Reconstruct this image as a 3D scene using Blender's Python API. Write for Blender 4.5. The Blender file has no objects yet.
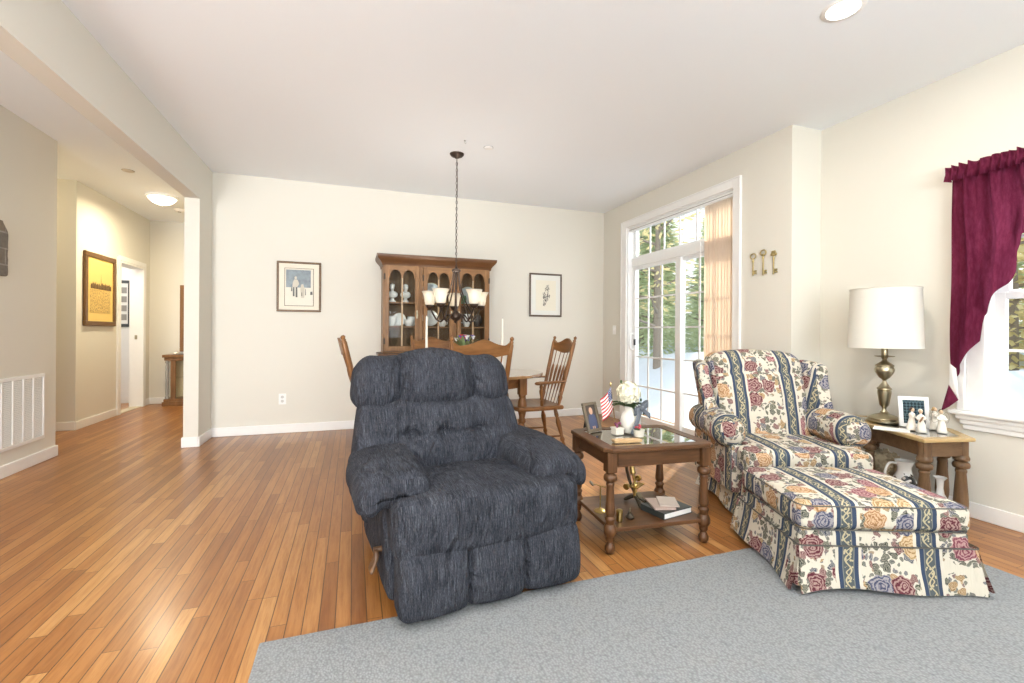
import bpy, bmesh, math, random
from mathutils import Vector, Matrix, noise
PI = math.pi
random.seed(7)
SC = bpy.context.scene
COL = SC.collection

# ---------------------------------------------------------------- camera, world, light, exposure
cam_d = bpy.data.cameras.new('camera')
cam_d.sensor_width = 36.0
cam_d.lens = 454.86 / 1024 * 36
cam_d.shift_y = -8.69 / 1024
cam_d.clip_start = 0.02
cam = bpy.data.objects.new('camera', cam_d)
COL.objects.link(cam)
cam.matrix_world = (Matrix.Translation((0, 0, 1.0987)) @ Matrix.Rotation(-0.3364, 4, 'Z')
                    @ Matrix.Rotation(PI / 2, 4, 'X') @ Matrix.Rotation(0.0065, 4, 'Z'))
SC.camera = cam

vs = SC.view_settings
vs.view_transform = 'Standard'
vs.look = 'None'
vs.gamma = 1.0
vs.use_curve_mapping = False
vs.exposure = 0.50
SC.cycles.use_denoising = True
SC.cycles.max_bounces = 10
SC.cycles.diffuse_bounces = 6
SC.cycles.glossy_bounces = 4
SC.cycles.transmission_bounces = 6
SC.cycles.transparent_max_bounces = 24
SC.cycles.sample_clamp_indirect = 6.0
SC.cycles.caustics_reflective = False
SC.cycles.caustics_refractive = False

world = bpy.data.worlds.new('sky')
SC.world = world
world.use_nodes = True
wn = world.node_tree
bg = wn.nodes['Background']
bg.inputs[0].default_value = (0.93, 0.97, 1.0, 1)
bg.inputs[1].default_value = 1.15


def light(name, kind, loc, rot, energy, color=(1, 1, 1), **kw):
    d = bpy.data.lights.new(name, kind)
    d.energy = energy
    d.color = color
    for k, v in kw.items():
        setattr(d, k, v)
    o = bpy.data.objects.new(name, d)
    o.location = loc
    o.rotation_euler = rot
    COL.objects.link(o)
    return o


H_C = 2.74
# daylight lamps for the sliding door and right window, then added rear fill
light('sliding_door_daylight', 'AREA', (4.75, 4.2, 3.35), (0, PI / 2 - 0.72, 0), 60, (0.95, 0.98, 1.0), shape='RECTANGLE', size=1.2, size_y=1.8)
light('side_window_daylight', 'AREA', (4.85, 1.1, 2.95), (0, PI / 2 - 0.62, 0), 45, (0.95, 0.98, 1.0), shape='RECTANGLE', size=1.1, size_y=1.2)
light('rear_fill_light', 'AREA', (0.0, -2.80, 1.35), (PI / 2 + 1.15, 0, 0), 280, (0.90, 0.955, 1.0), shape='RECTANGLE', size=2.5, size_y=1.9)  # fill lamp added behind the camera, tilted up at the ceiling
light('hall_fill_light', 'AREA', (-2.0, -2.80, 1.4), (PI / 2 + 0.3, 0, 0), 230, (0.98, 0.99, 1.0), shape='RECTANGLE', size=0.75, size_y=1.7)  # fill lamp added to brighten the hall strip
for dx_, dy_ in ((0.1, 1.45), (2.3, -0.6), (0.1, -0.6)):      # further downlights assumed above the frame, added as room fill, no fixtures
    light('downlight_lamp', 'AREA', (dx_, dy_, H_C - 0.02), (0, 0, 0), 13, (1.0, 0.95, 0.87), shape='DISK', size=0.16)
light('low_sun', 'SUN', (8, 6, 6), (math.radians(52), 0, math.radians(126.9)), 3.6, (1.0, 0.92, 0.78), angle=math.radians(1.5))


# ---------------------------------------------------------------- materials
class NT:
    def __init__(s, name):
        s.m = bpy.data.materials.new(name)
        s.m.use_nodes = True
        s.t = s.m.node_tree
        s.b = s.t.nodes['Principled BSDF']
        s.out = s.t.nodes['Material Output']

    def n(s, typ, ins=None, **kw):
        nd = s.t.nodes.new('ShaderNode' + typ)
        for k, v in kw.items():
            setattr(nd, k, v)
        for k, v in (ins or {}).items():
            s.put(nd.inputs[k], v)
        return nd

    def put(s, sock, v):
        if isinstance(v, bpy.types.NodeSocket):
            s.t.links.new(v, sock)
        else:
            if sock.type == 'RGBA' and len(v) == 3:
                v = (*v, 1)
            sock.default_value = v

    def ma(s, op, a, b=0.0, c=0.0, clamp=False):
        nd = s.n('Math', {0: a, 1: b, 2: c}, operation=op)
        nd.use_clamp = clamp
        return nd.outputs[0]

    def mix(s, f, a, b, blend='MIX'):
        nd = s.n('Mix', data_type='RGBA', blend_type=blend)
        s.put(nd.inputs[0], f)
        s.put(nd.inputs[6], a)
        s.put(nd.inputs[7], b)
        return nd.outputs[2]

    def ramp(s, f, stops):
        nd = s.n('ValToRGB', {0: f})
        e = nd.color_ramp.elements
        while len(e) < len(stops):
            e.new(0.5)
        for el, (p, c) in zip(e, stops):
            el.position = p
            el.color = (*c, 1) if len(c) == 3 else c
        return nd.outputs[0]

    def coords(s, kind='Object', scale=(1, 1, 1), rot=(0, 0, 0), loc=(0, 0, 0)):
        tc = s.n('TexCoord')
        return s.n('Mapping', {0: tc.outputs[kind], 1: loc, 2: rot, 3: scale}).outputs[0]

    def noise(s, vec, scale=5.0, detail=3.0, rough=0.5, out=0):
        return s.n('TexNoise', {'Vector': vec, 'Scale': scale, 'Detail': detail, 'Roughness': rough}).outputs[out]

    def bump(s, h, strength=0.3, dist=0.01):
        s.put(s.b.inputs['Normal'], s.n('Bump', {'Height': h, 'Strength': strength, 'Distance': dist}).outputs[0])

    def set(s, **kw):
        for k, v in kw.items():
            s.put(s.b.inputs[k.replace('_', ' ')], v)
        return s.m


MATS = {}


def plain(name, col, rough=0.5, metal=0.0, bump=0.0, bscale=60, **kw):
    if name in MATS:
        return MATS[name]
    t = NT(name)
    c = t.coords()
    nz = t.noise(c, bscale, 3)
    t.set(Base_Color=t.mix(t.ma('MULTIPLY', nz, 0.18), col, tuple(x * 0.72 for x in col)), Roughness=rough, Metallic=metal, **kw)
    if bump:
        t.bump(nz, bump, 0.004)
    MATS[name] = t.m
    return t.m


def wood(name, light_c, dark_c, axis='Z', rough=0.32, coat=0.35, scale=1.0):
    if name + axis in MATS:
        return MATS[name + axis]
    t = NT(name + '_' + axis.lower())
    k = 0.09
    sc = {'X': (k, 1, 1), 'Y': (1, k, 1), 'Z': (1, 1, k)}[axis]
    c = t.coords(scale=sc)
    w = t.noise(c, 26 * scale, 5, 0.6)
    fine = t.noise(c, 150 * scale, 2, 0.6)
    f = t.ma('ADD', t.ma('MULTIPLY', w, 0.75), t.ma('MULTIPLY', fine, 0.3))
    col = t.ramp(f, [(0.32, dark_c), (0.52, tuple((a + b) / 2 for a, b in zip(light_c, dark_c))), (0.72, light_c)])
    t.set(Base_Color=col, Roughness=rough + 0.08, Coat_Weight=coat * 0.35, Coat_Roughness=0.25, Specular_IOR_Level=0.25)
    t.bump(f, 0.08, 0.003)
    MATS[name + axis] = t.m
    return t.m


def glass_thin(name, tint=(1, 1, 1), refl=0.9, rough=0.0):
    if name in MATS:
        return MATS[name]
    t = NT(name)
    fr = t.n('Fresnel', {'IOR': 1.5})
    tr = t.n('BsdfTransparent', {0: tint})
    gl = t.n('BsdfGlossy', {'Color': (1, 1, 1), 'Roughness': rough})
    front = t.ma('SUBTRACT', 1.0, t.n('NewGeometry').outputs['Backfacing'])      # reflect at the outer face only
    mx = t.n('MixShader', {0: t.ma('MULTIPLY', t.ma('MULTIPLY', fr.outputs[0], refl), front, clamp=True), 1: tr.outputs[0], 2: gl.outputs[0]})
    t.t.links.new(mx.outputs[0], t.out.inputs[0])
    MATS[name] = t.m
    return t.m


def emit(name, col, strength):
    if name in MATS:
        return MATS[name]
    t = NT(name)
    t.set(Base_Color=col, Emission_Color=col, Emission_Strength=strength)
    MATS[name] = t.m
    return t.m


def wall_paint(name, col):
    t = NT(name)
    c = t.coords()
    nz = t.noise(c, 160, 2)
    t.set(Base_Color=t.mix(t.ma('MULTIPLY', t.noise(c, 0.7, 2), 0.10), col, tuple(x * 0.93 for x in col)), Roughness=0.75)
    t.bump(nz, 0.05, 0.002)
    MATS[name] = t.m
    return t.m


WALL = wall_paint('cream_wall_paint', (0.70, 0.675, 0.605))
CEIL = wall_paint('white_ceiling_paint', (0.845, 0.88, 0.915))
TRIM = plain('white_trim_paint', (0.86, 0.855, 0.84), 0.4, bscale=20)
VINYL = plain('white_window_vinyl', (0.86, 0.87, 0.87), 0.35, bscale=20)
GLASS = glass_thin('window_glass', (0.97, 0.985, 0.98), 0.8)
CABGLASS = glass_thin('cabinet_glass', (0.95, 0.96, 0.95), 0.12)
TABGLASS = glass_thin('table_glass', (0.80, 0.86, 0.84), 2.2)
OAK_L, OAK_D = (0.36, 0.19, 0.075), (0.17, 0.075, 0.026)
HUTCH_L, HUTCH_D = (0.30, 0.158, 0.064), (0.165, 0.078, 0.029)
WAL_L, WAL_D = (0.135, 0.060, 0.024), (0.045, 0.019, 0.008)
END_L, END_D = (0.185, 0.108, 0.055), (0.085, 0.046, 0.022)
PORC = plain('white_porcelain', (0.83, 0.83, 0.81), 0.18, bscale=10)
BRASS = plain('brass', (0.62, 0.45, 0.18), 0.28, 1.0, bscale=30)
ANTBRASS = plain('antique_brass', (0.42, 0.37, 0.26), 0.30, 1.0, bscale=30)
BRONZE = plain('oil_rubbed_bronze', (0.055, 0.035, 0.025), 0.42, 0.55, bscale=40)
BLACKP = plain('black_plastic', (0.02, 0.02, 0.022), 0.4)
PAPER = plain('white_paper', (0.82, 0.81, 0.78), 0.7)
CREAM = plain('cream_card', (0.78, 0.72, 0.58), 0.7)
LEAF = plain('dark_green_leaf', (0.055, 0.11, 0.035), 0.55, bscale=50)


def floor_mat():
    t = NT('strip_oak_floor')
    tc = t.n('TexCoord')
    sp = t.n('SeparateXYZ', {0: tc.outputs['Object']})
    x, y = sp.outputs[0], sp.outputs[1]
    W, L = 0.0572, 0.95
    xr = t.ma('DIVIDE', x, W)
    row = t.ma('FLOOR', xr)
    off = t.n('TexWhiteNoise', {'W': row}, noise_dimensions='1D').outputs[0]
    yr = t.ma('ADD', t.ma('DIVIDE', y, L), t.ma('MULTIPLY', off, 7.31))
    colm = t.ma('FLOOR', yr)
    cv = t.n('CombineXYZ', {0: row, 1: colm})
    wn_ = t.n('TexWhiteNoise', {'Vector': cv.outputs[0]}, noise_dimensions='2D')
    tone = wn_.outputs[0]
    fx = t.ma('FRACT', xr)
    fy = t.ma('FRACT', yr)
    gx = t.ma('LESS_THAN', t.ma('MINIMUM', fx, t.ma('SUBTRACT', 1.0, fx)), 0.034)
    gy = t.ma('LESS_THAN', t.ma('MINIMUM', fy, t.ma('SUBTRACT', 1.0, fy)), 0.0014)
    gap = t.ma('MAXIMUM', gx, gy)
    # grain, shifted per board
    gvec = t.n('CombineXYZ', {0: t.ma('MULTIPLY', x, 1.0), 1: t.ma('ADD', t.ma('MULTIPLY', y, 0.07), t.ma('MULTIPLY', tone, 13.0)), 2: t.ma('MULTIPLY', tone, 9.0)}).outputs[0]
    g1 = t.noise(gvec, 62, 3, 0.5)
    g2 = t.noise(gvec, 260, 2, 0.6)
    gr = t.ma('ADD', t.ma('MULTIPLY', g1, 0.7), t.ma('MULTIPLY', g2, 0.3))
    base = t.ramp(tone, [(0.0, (0.255, 0.098, 0.027)), (0.3, (0.33, 0.138, 0.039)), (0.55, (0.365, 0.158, 0.046)), (0.8, (0.395, 0.180, 0.055)), (1.0, (0.46, 0.238, 0.084))])
    dark = t.mix(1.0, base, (0.74, 0.64, 0.54), 'MULTIPLY')
    col = t.mix(t.ramp(gr, [(0.36, (1, 1, 1)), (0.58, (0, 0, 0))]), base, dark)
    col = t.mix(t.ma('MULTIPLY', gap, 0.85), col, (0.05, 0.02, 0.008))
    t.set(Base_Color=col, Roughness=t.ma('ADD', 0.27, t.ma('MULTIPLY', gr, 0.10)), Coat_Weight=0.12, Coat_Roughness=0.16, Specular_IOR_Level=0.38)
    t.bump(t.ma('SUBTRACT', t.ma('MULTIPLY', gr, 0.05), gap), 0.20, 0.0012)
    return t.m


def rug_mat():
    t = NT('grey_loop_carpet')
    c = t.coords()
    v = t.n('TexVoronoi', {'Vector': c, 'Scale': 115.0, 'Randomness': 0.9})
    nz = t.noise(c, 9, 3)
    col = t.mix(v.outputs['Distance'], (0.305, 0.318, 0.335), (0.145, 0.156, 0.170))
    col = t.mix(t.ma('MULTIPLY', nz, 0.30), col, (0.28, 0.27, 0.245))
    t.set(Base_Color=col, Roughness=0.95, Specular_IOR_Level=0.2)
    t.bump(t.ma('SUBTRACT', 1.0, v.outputs['Distance']), 0.5, 0.005)
    return t.m


def recliner_mat():
    t = NT('slate_blue_chenille')
    uv = t.n('TexCoord').outputs['UV']
    a = t.noise(t.n('Mapping', {0: uv, 3: (1, 0.05, 1)}).outputs[0], 330, 3, 0.75)
    b = t.noise(t.n('Mapping', {0: uv, 3: (1, 0.28, 1)}).outputs[0], 420, 2, 0.7)
    big = t.noise(t.n('Mapping', {0: uv, 3: (1, 0.4, 1)}).outputs[0], 9, 3)
    f = t.ma('ADD', t.ma('ADD', t.ma('MULTIPLY', t.ma('SUBTRACT', a, 0.12), 0.72), t.ma('MULTIPLY', b, 0.36)), t.ma('MULTIPLY', t.ma('SUBTRACT', big, 0.5), 0.15))
    col = t.ramp(f, [(0.34, (0.009, 0.010, 0.014)), (0.47, (0.036, 0.039, 0.050)), (0.57, (0.076, 0.080, 0.096)), (0.70, (0.16, 0.16, 0.165))])
    t.set(Base_Color=col, Roughness=0.95, Specular_IOR_Level=0.15)
    fold = t.n('TexNoise', {'Vector': t.n('Mapping', {0: uv, 3: (1.5, 0.55, 1)}).outputs[0], 'Scale': 9.0, 'Detail': 3.0, 'Roughness': 0.5, 'Distortion': 1.6}).outputs[0]
    b0 = t.n('Bump', {'Height': fold, 'Strength': 0.8, 'Distance': 0.07}).outputs[0]
    b1 = t.n('Bump', {'Height': t.ma('ADD', b, t.ma('MULTIPLY', a, 0.6)), 'Strength': 0.4, 'Distance': 0.003, 'Normal': b0}).outputs[0]
    t.put(t.b.inputs['Normal'], b1)
    return t.m


def floral_mat():
    t = NT('floral_stripe_tapestry')
    uv = t.n('TexCoord').outputs['UV']
    sp = t.n('SeparateXYZ', {0: uv})
    u, v = sp.outputs[0], sp.outputs[1]
    wob = t.noise(uv, 7, 1)
    u2 = t.ma('ADD', u, t.ma('MULTIPLY', t.ma('SUBTRACT', wob, 0.5), 0.016))
    s = t.ma('SUBTRACT', t.ma('FRACT', t.ma('DIVIDE', u2, 0.33)), 0.5)
    a = t.ma('ABSOLUTE', s)
    stripe = t.ma('LESS_THAN', a, 0.125)
    inner = t.ma('LESS_THAN', a, 0.073)
    edge = t.ma('MULTIPLY', t.ma('GREATER_THAN', a, 0.062), inner)
    # scroll work inside the stripe
    sm = t.ma('MULTIPLY', s, 0.33)
    wave = t.ma('MULTIPLY', t.ma('SINE', t.ma('MULTIPLY', v, 2 * PI / 0.085)), 0.013)
    wave2 = t.ma('MULTIPLY', t.ma('SINE', t.ma('MULTIPLY', v, 2 * PI / 0.0425)), 0.009)
    c1 = t.ma('LESS_THAN', t.ma('ABSOLUTE', t.ma('SUBTRACT', sm, wave)), 0.0036)
    c2 = t.ma('LESS_THAN', t.ma('ABSOLUTE', t.ma('ADD', sm, wave2)), 0.0030)
    vv = t.n('TexVoronoi', {'Vector': uv, 'Scale': 60.0}).outputs['Distance']
    c3 = t.ma('LESS_THAN', vv, 0.30)
    scroll = t.ma('MAXIMUM', t.ma('MAXIMUM', c1, c2), c3)
    cream = t.mix(t.noise(t.n('Mapping', {0: uv, 3: (1, 0.06, 1)}).outputs[0], 300, 2), (0.66, 0.62, 0.53), (0.52, 0.48, 0.395))
    # blossoms
    dn = t.n('TexNoise', {'Vector': uv, 'Scale': 26.0, 'Detail': 2.0})
    pv = t.n('VectorMath', {0: uv, 1: t.n('VectorMath', {0: t.n('VectorMath', {0: dn.outputs['Color'], 1: (0.5, 0.5, 0.5)}, operation='SUBTRACT').outputs[0], 1: (0.045, 0.045, 0.045)}, operation='MULTIPLY').outputs[0]}, operation='ADD').outputs[0]

    def blossoms(scale, seed, lo, thr, pal):
        m = t.n('Mapping', {0: pv, 1: (seed, seed * 1.7, 0)}).outputs[0]
        vo = t.n('TexVoronoi', {'Vector': m, 'Scale': scale, 'Randomness': 0.75}, voronoi_dimensions='2D')
        d = vo.outputs['Distance']
        rgb = t.n('SeparateColor', {0: vo.outputs['Color']})
        on = t.ma('MULTIPLY', t.ma('LESS_THAN', d, thr), t.ma('GREATER_THAN', rgb.outputs[1], lo))
        c = t.ramp(rgb.outputs[0], pal)
        c.node.color_ramp.interpolation = 'CONSTANT'
        ring = t.ma('SINE', t.ma('ADD', t.ma('MULTIPLY', d, 48.0), t.ma('MULTIPLY', t.noise(uv, 55, 3, 0.6), 13.0)))
        c = t.mix(t.ma('MULTIPLY', t.ma('ADD', ring, 1.0), 0.17), c, (0.80, 0.70, 0.58))
        c = t.mix(t.ma('MULTIPLY', t.ma('LESS_THAN', ring, -0.45), 0.5), c, t.mix(1.0, c, (0.30, 0.26, 0.30), 'MULTIPLY'))
        return on, c, d, rgb

    pal = [(0.0, (0.145, 0.022, 0.040)), (0.26, (0.46, 0.25, 0.105)), (0.50, (0.070, 0.088, 0.165)), (0.72, (0.25, 0.058, 0.095)), (0.86, (0.45, 0.29, 0.12))]
    on1, col1, d1, rgb1 = blossoms(9.0, 0.31, 0.22, 0.42, pal)
    band = t.ma('GREATER_THAN', a, 0.165)
    lpal = [(0.0, (0.030, 0.048, 0.036)), (0.35, (0.062, 0.080, 0.055)), (0.55, (0.070, 0.090, 0.125)), (0.72, (0.15, 0.038, 0.050)), (0.86, (0.33, 0.20, 0.075))]
    on2, col2, d2, rgb2 = blossoms(25.0, 2.1, 0.16, 0.44, lpal)
    near = t.ma('LESS_THAN', d1, 0.60)
    on2 = t.ma('MULTIPLY', on2, near)
    on3, col3, d3, rgb3 = blossoms(44.0, 4.7, 0.42, 0.36, lpal)
    on3 = t.ma('MULTIPLY', on3, t.ma('LESS_THAN', d1, 0.70))
    col = t.mix(t.ma('MULTIPLY', on3, band), cream, t.mix(0.35, col3, (0.2, 0.2, 0.2)))
    col = t.mix(t.ma('MULTIPLY', on2, band), col, col2)
    col = t.mix(t.ma('MULTIPLY', on1, band), col, col1)
    scol = t.mix(scroll, (0.085, 0.10, 0.105), (0.44, 0.385, 0.25))
    st = t.mix(inner, (0.040, 0.060, 0.105), scol)
    st = t.mix(edge, st, (0.20, 0.20, 0.175))
    col = t.mix(stripe, col, st)
    weave = t.noise(uv, 700, 2)
    col = t.mix(t.ma('MULTIPLY', weave, 0.25), col, t.mix(1.0, col, (0.6, 0.6, 0.6), 'MULTIPLY'))
    t.set(Base_Color=col, Roughness=0.9, Specular_IOR_Level=0.2)
    t.bump(weave, 0.12, 0.002)
    return t.m


FLOOR, RUG, SLATE, FLORAL = floor_mat(), rug_mat(), recliner_mat(), floral_mat()


# ---------------------------------------------------------------- geometry helpers
class MB:
    def __init__(s):
        s.v, s.f = [], []

    def add(s, vs_, fs, mat=None):
        o = len(s.v)
        s.v += [tuple(mat @ Vector(p)) if mat else tuple(p) for p in vs_]
        s.f += [tuple(i + o for i in f) for f in fs]
        return s

    def box(s, x0, x1, y0, y1, z0, z1, mat=None):
        x0, x1 = min(x0, x1), max(x0, x1)
        y0, y1 = min(y0, y1), max(y0, y1)
        z0, z1 = min(z0, z1), max(z0, z1)
        p = [(x, y, z) for z in (z0, z1) for y in (y0, y1) for x in (x0, x1)]
        return s.add(p, [(0, 2, 3, 1), (4, 5, 7, 6), (0, 1, 5, 4), (2, 6, 7, 3), (0, 4, 6, 2), (1, 3, 7, 5)], mat)

    def lathe(s, prof, c=(0, 0, 0), seg=20, mat=None, sx=1.0, sy=1.0, caps=True):
        vs_, fs = [], []
        n = len(prof)
        for i in range(seg):
            a = 2 * PI * i / seg
            for r, z in prof:
                vs_.append((c[0] + r * math.cos(a) * sx, c[1] + r * math.sin(a) * sy, c[2] + z))
        for i in range(seg):
            j = (i + 1) % seg
            for k in range(n - 1):
                fs.append((i * n + k, j * n + k, j * n + k + 1, i * n + k + 1))
        if caps and prof[0][0] > 1e-5:
            fs.append(tuple(i * n for i in reversed(range(seg))))
        if caps and prof[-1][0] > 1e-5:
            fs.append(tuple(i * n + n - 1 for i in range(seg)))
        return s.add(vs_, fs, mat)

    def tube(s, pts, r, seg=10, mat=None, closed=False):
        pts = [Vector(p) for p in pts]
        n = len(pts)
        rs = r if isinstance(r, (list, tuple)) else [r] * n
        vs_, fs = [], []
        up = None
        for i, p in enumerate(pts):
            if closed:
                d = pts[(i + 1) % n] - pts[i - 1]
            else:
                d = pts[min(i + 1, n - 1)] - pts[max(i - 1, 0)]
            d.normalize()
            if up is None:
                up = Vector((0, 0, 1)) if abs(d.z) < 0.9 else Vector((1, 0, 0))
            a = d.cross(up).normalized()
            b = a.cross(d).normalized()
            up = b
            for k in range(seg):
                t = 2 * PI * k / seg
                vs_.append(p + (a * math.cos(t) + b * math.sin(t)) * rs[i])
        m = n if closed else n - 1
        for i in range(m):
            j = (i + 1) % n
            for k in range(seg):
                l = (k + 1) % seg
                fs.append((i * seg + k, j * seg + k, j * seg + l, i * seg + l))
        if not closed:
            fs.append(tuple(range(seg)))
            fs.append(tuple((n - 1) * seg + k for k in reversed(range(seg))))
        return s.add([tuple(v) for v in vs_], fs, mat)

    def prism(s, poly, z0, z1, mat=None):
        n = len(poly)
        vs_ = [(x, y, z0) for x, y in poly] + [(x, y, z1) for x, y in poly]
        fs = [tuple(reversed(range(n))), tuple(range(n, 2 * n))]
        fs += [(i, (i + 1) % n, n + (i + 1) % n, n + i) for i in range(n)]
        return s.add(vs_, fs, mat)

    def ball(s, c, r, seg=14, rings=8, sc=(1, 1, 1), mat=None):
        pr = [(max(0.0, math.sin(PI * k / rings)) * r, -math.cos(PI * k / rings) * r * sc[2]) for k in range(rings + 1)]
        pr[0] = (0, pr[0][1])
        pr[-1] = (0, pr[-1][1])
        return s.lathe(pr, c, seg, mat, sc[0], sc[1])

    def grid(s, fn, nu, nv, mat=None):
        vs_ = [fn(i / nu, j / nv) for i in range(nu + 1) for j in range(nv + 1)]
        fs = [(i * (nv + 1) + j, (i + 1) * (nv + 1) + j, (i + 1) * (nv + 1) + j + 1, i * (nv + 1) + j + 1) for i in range(nu) for j in range(nv)]
        return s.add(vs_, fs, mat)

    def soft(s, size, r, n=(12, 10, 6), fn=None, c=(0, 0, 0), mat=None):
        """rounded box, densely gridded, then bent by fn(x, y, z)"""
        h = [q / 2 for q in size]

        def ax(i):
            rr = min(r, h[i] * 0.999)
            e = [-h[i] + rr * (1 - math.tan(PI / 4 * (1 - k / 4))) for k in range(4)]
            m = [-(h[i] - rr) + 2 * (h[i] - rr) * k / n[i] for k in range(n[i] + 1)]
            return e + m + [-q for q in reversed(e)]
        A = [ax(0), ax(1), ax(2)]
        idx, vs_, fs = {}, [], []

        def vert(i, j, k):
            key = (i, j, k)
            if key not in idx:
                p = Vector((A[0][i], A[1][j], A[2][k]))
                q = Vector([max(-(h[t] - min(r, h[t] * .999)), min(h[t] - min(r, h[t] * .999), p[t])) for t in range(3)])
                d = p - q
                if d.length > 1e-9:
                    p = q + d.normalized() * min(r, d.length if d.length < r else r)
                x, y, z = p
                if fn:
                    x, y, z = fn(x, y, z)
                idx[key] = len(vs_)
                vs_.append((x + c[0], y + c[1], z + c[2]))
            return idx[key]
        L = [len(a) - 1 for a in A]
        for (a, b, w) in ((0, 1, 2), (1, 2, 0), (2, 0, 1)):
            for side in (0, L[w]):
                for i in range(L[a]):
                    for j in range(L[b]):
                        q = []
                        for (di, dj) in ((0, 0), (1, 0), (1, 1), (0, 1)):
                            k = [0, 0, 0]
                            k[a], k[b], k[w] = i + di, j + dj, side
                            q.append(vert(*k))
                        fs.append(tuple(q) if side else tuple(reversed(q)))
        return s.add(vs_, fs, mat)


def obj(name, mb, mat, parent=None, smooth=40, bevel=0.0, uv=None, loc=None, sub=0):
    me = bpy.data.meshes.new(name)
    me.from_pydata(mb.v, [], mb.f)
    me.validate()
    if smooth:
        me.polygons.foreach_set('use_smooth', [True] * len(me.polygons))
        me.set_sharp_from_angle(angle=math.radians(smooth))
    if uv:
        lay = me.uv_layers.new(name='UVMap')
        for p in me.polygons:
            nx, ny, nz = (abs(q) for q in p.normal)
            for li in p.loop_indices:
                x, y, z = me.vertices[me.loops[li].vertex_index].co
                if uv == 'y':
                    q = (x, z) if ny > max(nx, nz) else (y, z if nx > nz else x)
                else:
                    q = (y, z) if nx > max(ny, nz) * 1.15 else ((x, z) if ny > nz else (x, y))
                lay.data[li].uv = q
    me.materials.append(mat)
    o = bpy.data.objects.new(name, me)
    COL.objects.link(o)
    if parent:
        o.parent = parent
    if loc:
        o.location = loc
    if bevel:
        b = o.modifiers.new('bevel', 'BEVEL')
        b.width = bevel
        b.segments = 2
        b.limit_method = 'ANGLE'
        b.angle_limit = math.radians(50)
    if sub:
        m = o.modifiers.new('subsurf', 'SUBSURF')
        m.levels = m.render_levels = sub
    return o


def tag(o, label, cat, group=None):
    o['label'] = label
    o['category'] = cat
    if group:
        o['group'] = group
    return o


def thing(name, label, cat, loc=(0, 0, 0), rotz=0.0, group=None, rot=None):
    o = bpy.data.objects.new(name, None)
    o.empty_display_size = 0.1
    COL.objects.link(o)
    o.location = loc
    o.rotation_euler = rot or (0, 0, rotz)
    return tag(o, label, cat, group)


def struct(name, mb, mat, parent=None, bevel=0.0, smooth=0):
    o = obj(name, mb, mat, parent, smooth=smooth, bevel=bevel)
    if not parent:
        o['kind'] = 'structure'
    return o


def dup(root, loc, rotz=None, label=None, group=None, rot=None):
    r = root.copy()
    COL.objects.link(r)
    r.location = loc
    if rotz is not None:
        r.rotation_euler = (0, 0, rotz)
    if rot:
        r.rotation_euler = rot
    if label:
        r['label'] = label
    if group:
        r['group'] = group
    for ch in list(root.children):
        c = ch.copy()
        COL.objects.link(c)
        c.parent = r
        for g in ch.children:
            d = g.copy()
            COL.objects.link(d)
            d.parent = c
    return r


def T(x=0, y=0, z=0):
    return Matrix.Translation((x, y, z))


def RX(a):
    return Matrix.Rotation(a, 4, 'X')


def RY(a):
    return Matrix.Rotation(a, 4, 'Y')


def RZ(a):
    return Matrix.Rotation(a, 4, 'Z')


def nz3(x, y, z, s):
    return noise.noise(Vector((x * s, y * s, z * s)))


def sstep(a, b, x):
    t = max(0.0, min(1.0, (x - a) / (b - a)))
    return t * t * (3 - 2 * t)


def bez(p, n=12):
    """smooth polyline through control points (Catmull-Rom)"""
    p = [Vector(q) for q in p]
    out = []
    for i in range(len(p) - 1):
        a, b, c, d = p[max(i - 1, 0)], p[i], p[i + 1], p[min(i + 2, len(p) - 1)]
        for k in range(n):
            t = k / n
            out.append(0.5 * ((2 * b) + (c - a) * t + (2 * a - 5 * b + 4 * c - d) * t * t + (3 * b - a - 3 * c + d) * t ** 3))
    out.append(p[-1])
    return out

# ================================================================ SETTING
XL, XJ, YP, YB, HB, XR, XW, YK, H, XH = -1.38, -1.502, 5.057, 5.459, 2.354, 3.23, 3.545, 2.634, 2.74, -2.44
struct('floor', MB().box(-4.8, 3.75, -3.0, 8.6, -0.12, 0), FLOOR)
struct('ceiling', MB().box(-4.8, 3.70, -3.0, 8.6, H, H + 0.12), CEIL)
struct('wall_back', MB().box(XL, XR + 0.17, YB, YB + 0.12, 0, H), WALL)
struct('wall_left', MB().box(XJ, XL, -1.6, YP, HB, H).box(XJ, XL, YP, 8.2, 0, H).box(XJ, XL, -2.9, -1.6, 0, H), WALL)
struct('wall_hall_near', MB().box(XH - 0.12, XH, -2.9, 5.05, 0, H).box(-4.3, XH - 0.12, 4.93, 5.05, 0, H), WALL)
struct('wall_hall_corridor', MB().box(-4.3, -2.87, 6.29, 6.41, 0, H).box(-4.42, -4.3, 4.93, 6.41, 0, H), WALL)
DY0, DY1, DZ = 7.255, 7.965, 2.0
struct('wall_hall_left', MB().box(-3.0, -2.87, 6.41, DY0, 0, H).box(-3.0, -2.87, DY1, 8.2, 0, H).box(-3.0, -2.87, DY0, DY1, DZ, H), WALL)
struct('wall_hall_end', MB().box(-3.0, XL, 8.2, 8.32, 0, H), WALL)
BEDW = wall_paint('pale_bedroom_paint', (0.82, 0.82, 0.81))
struct('wall_bedroom', MB().box(-4.7, -3.0, 8.40, 8.52, 0, H).box(-4.7, -4.58, 6.41, 8.40, 0, H), BEDW)
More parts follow.
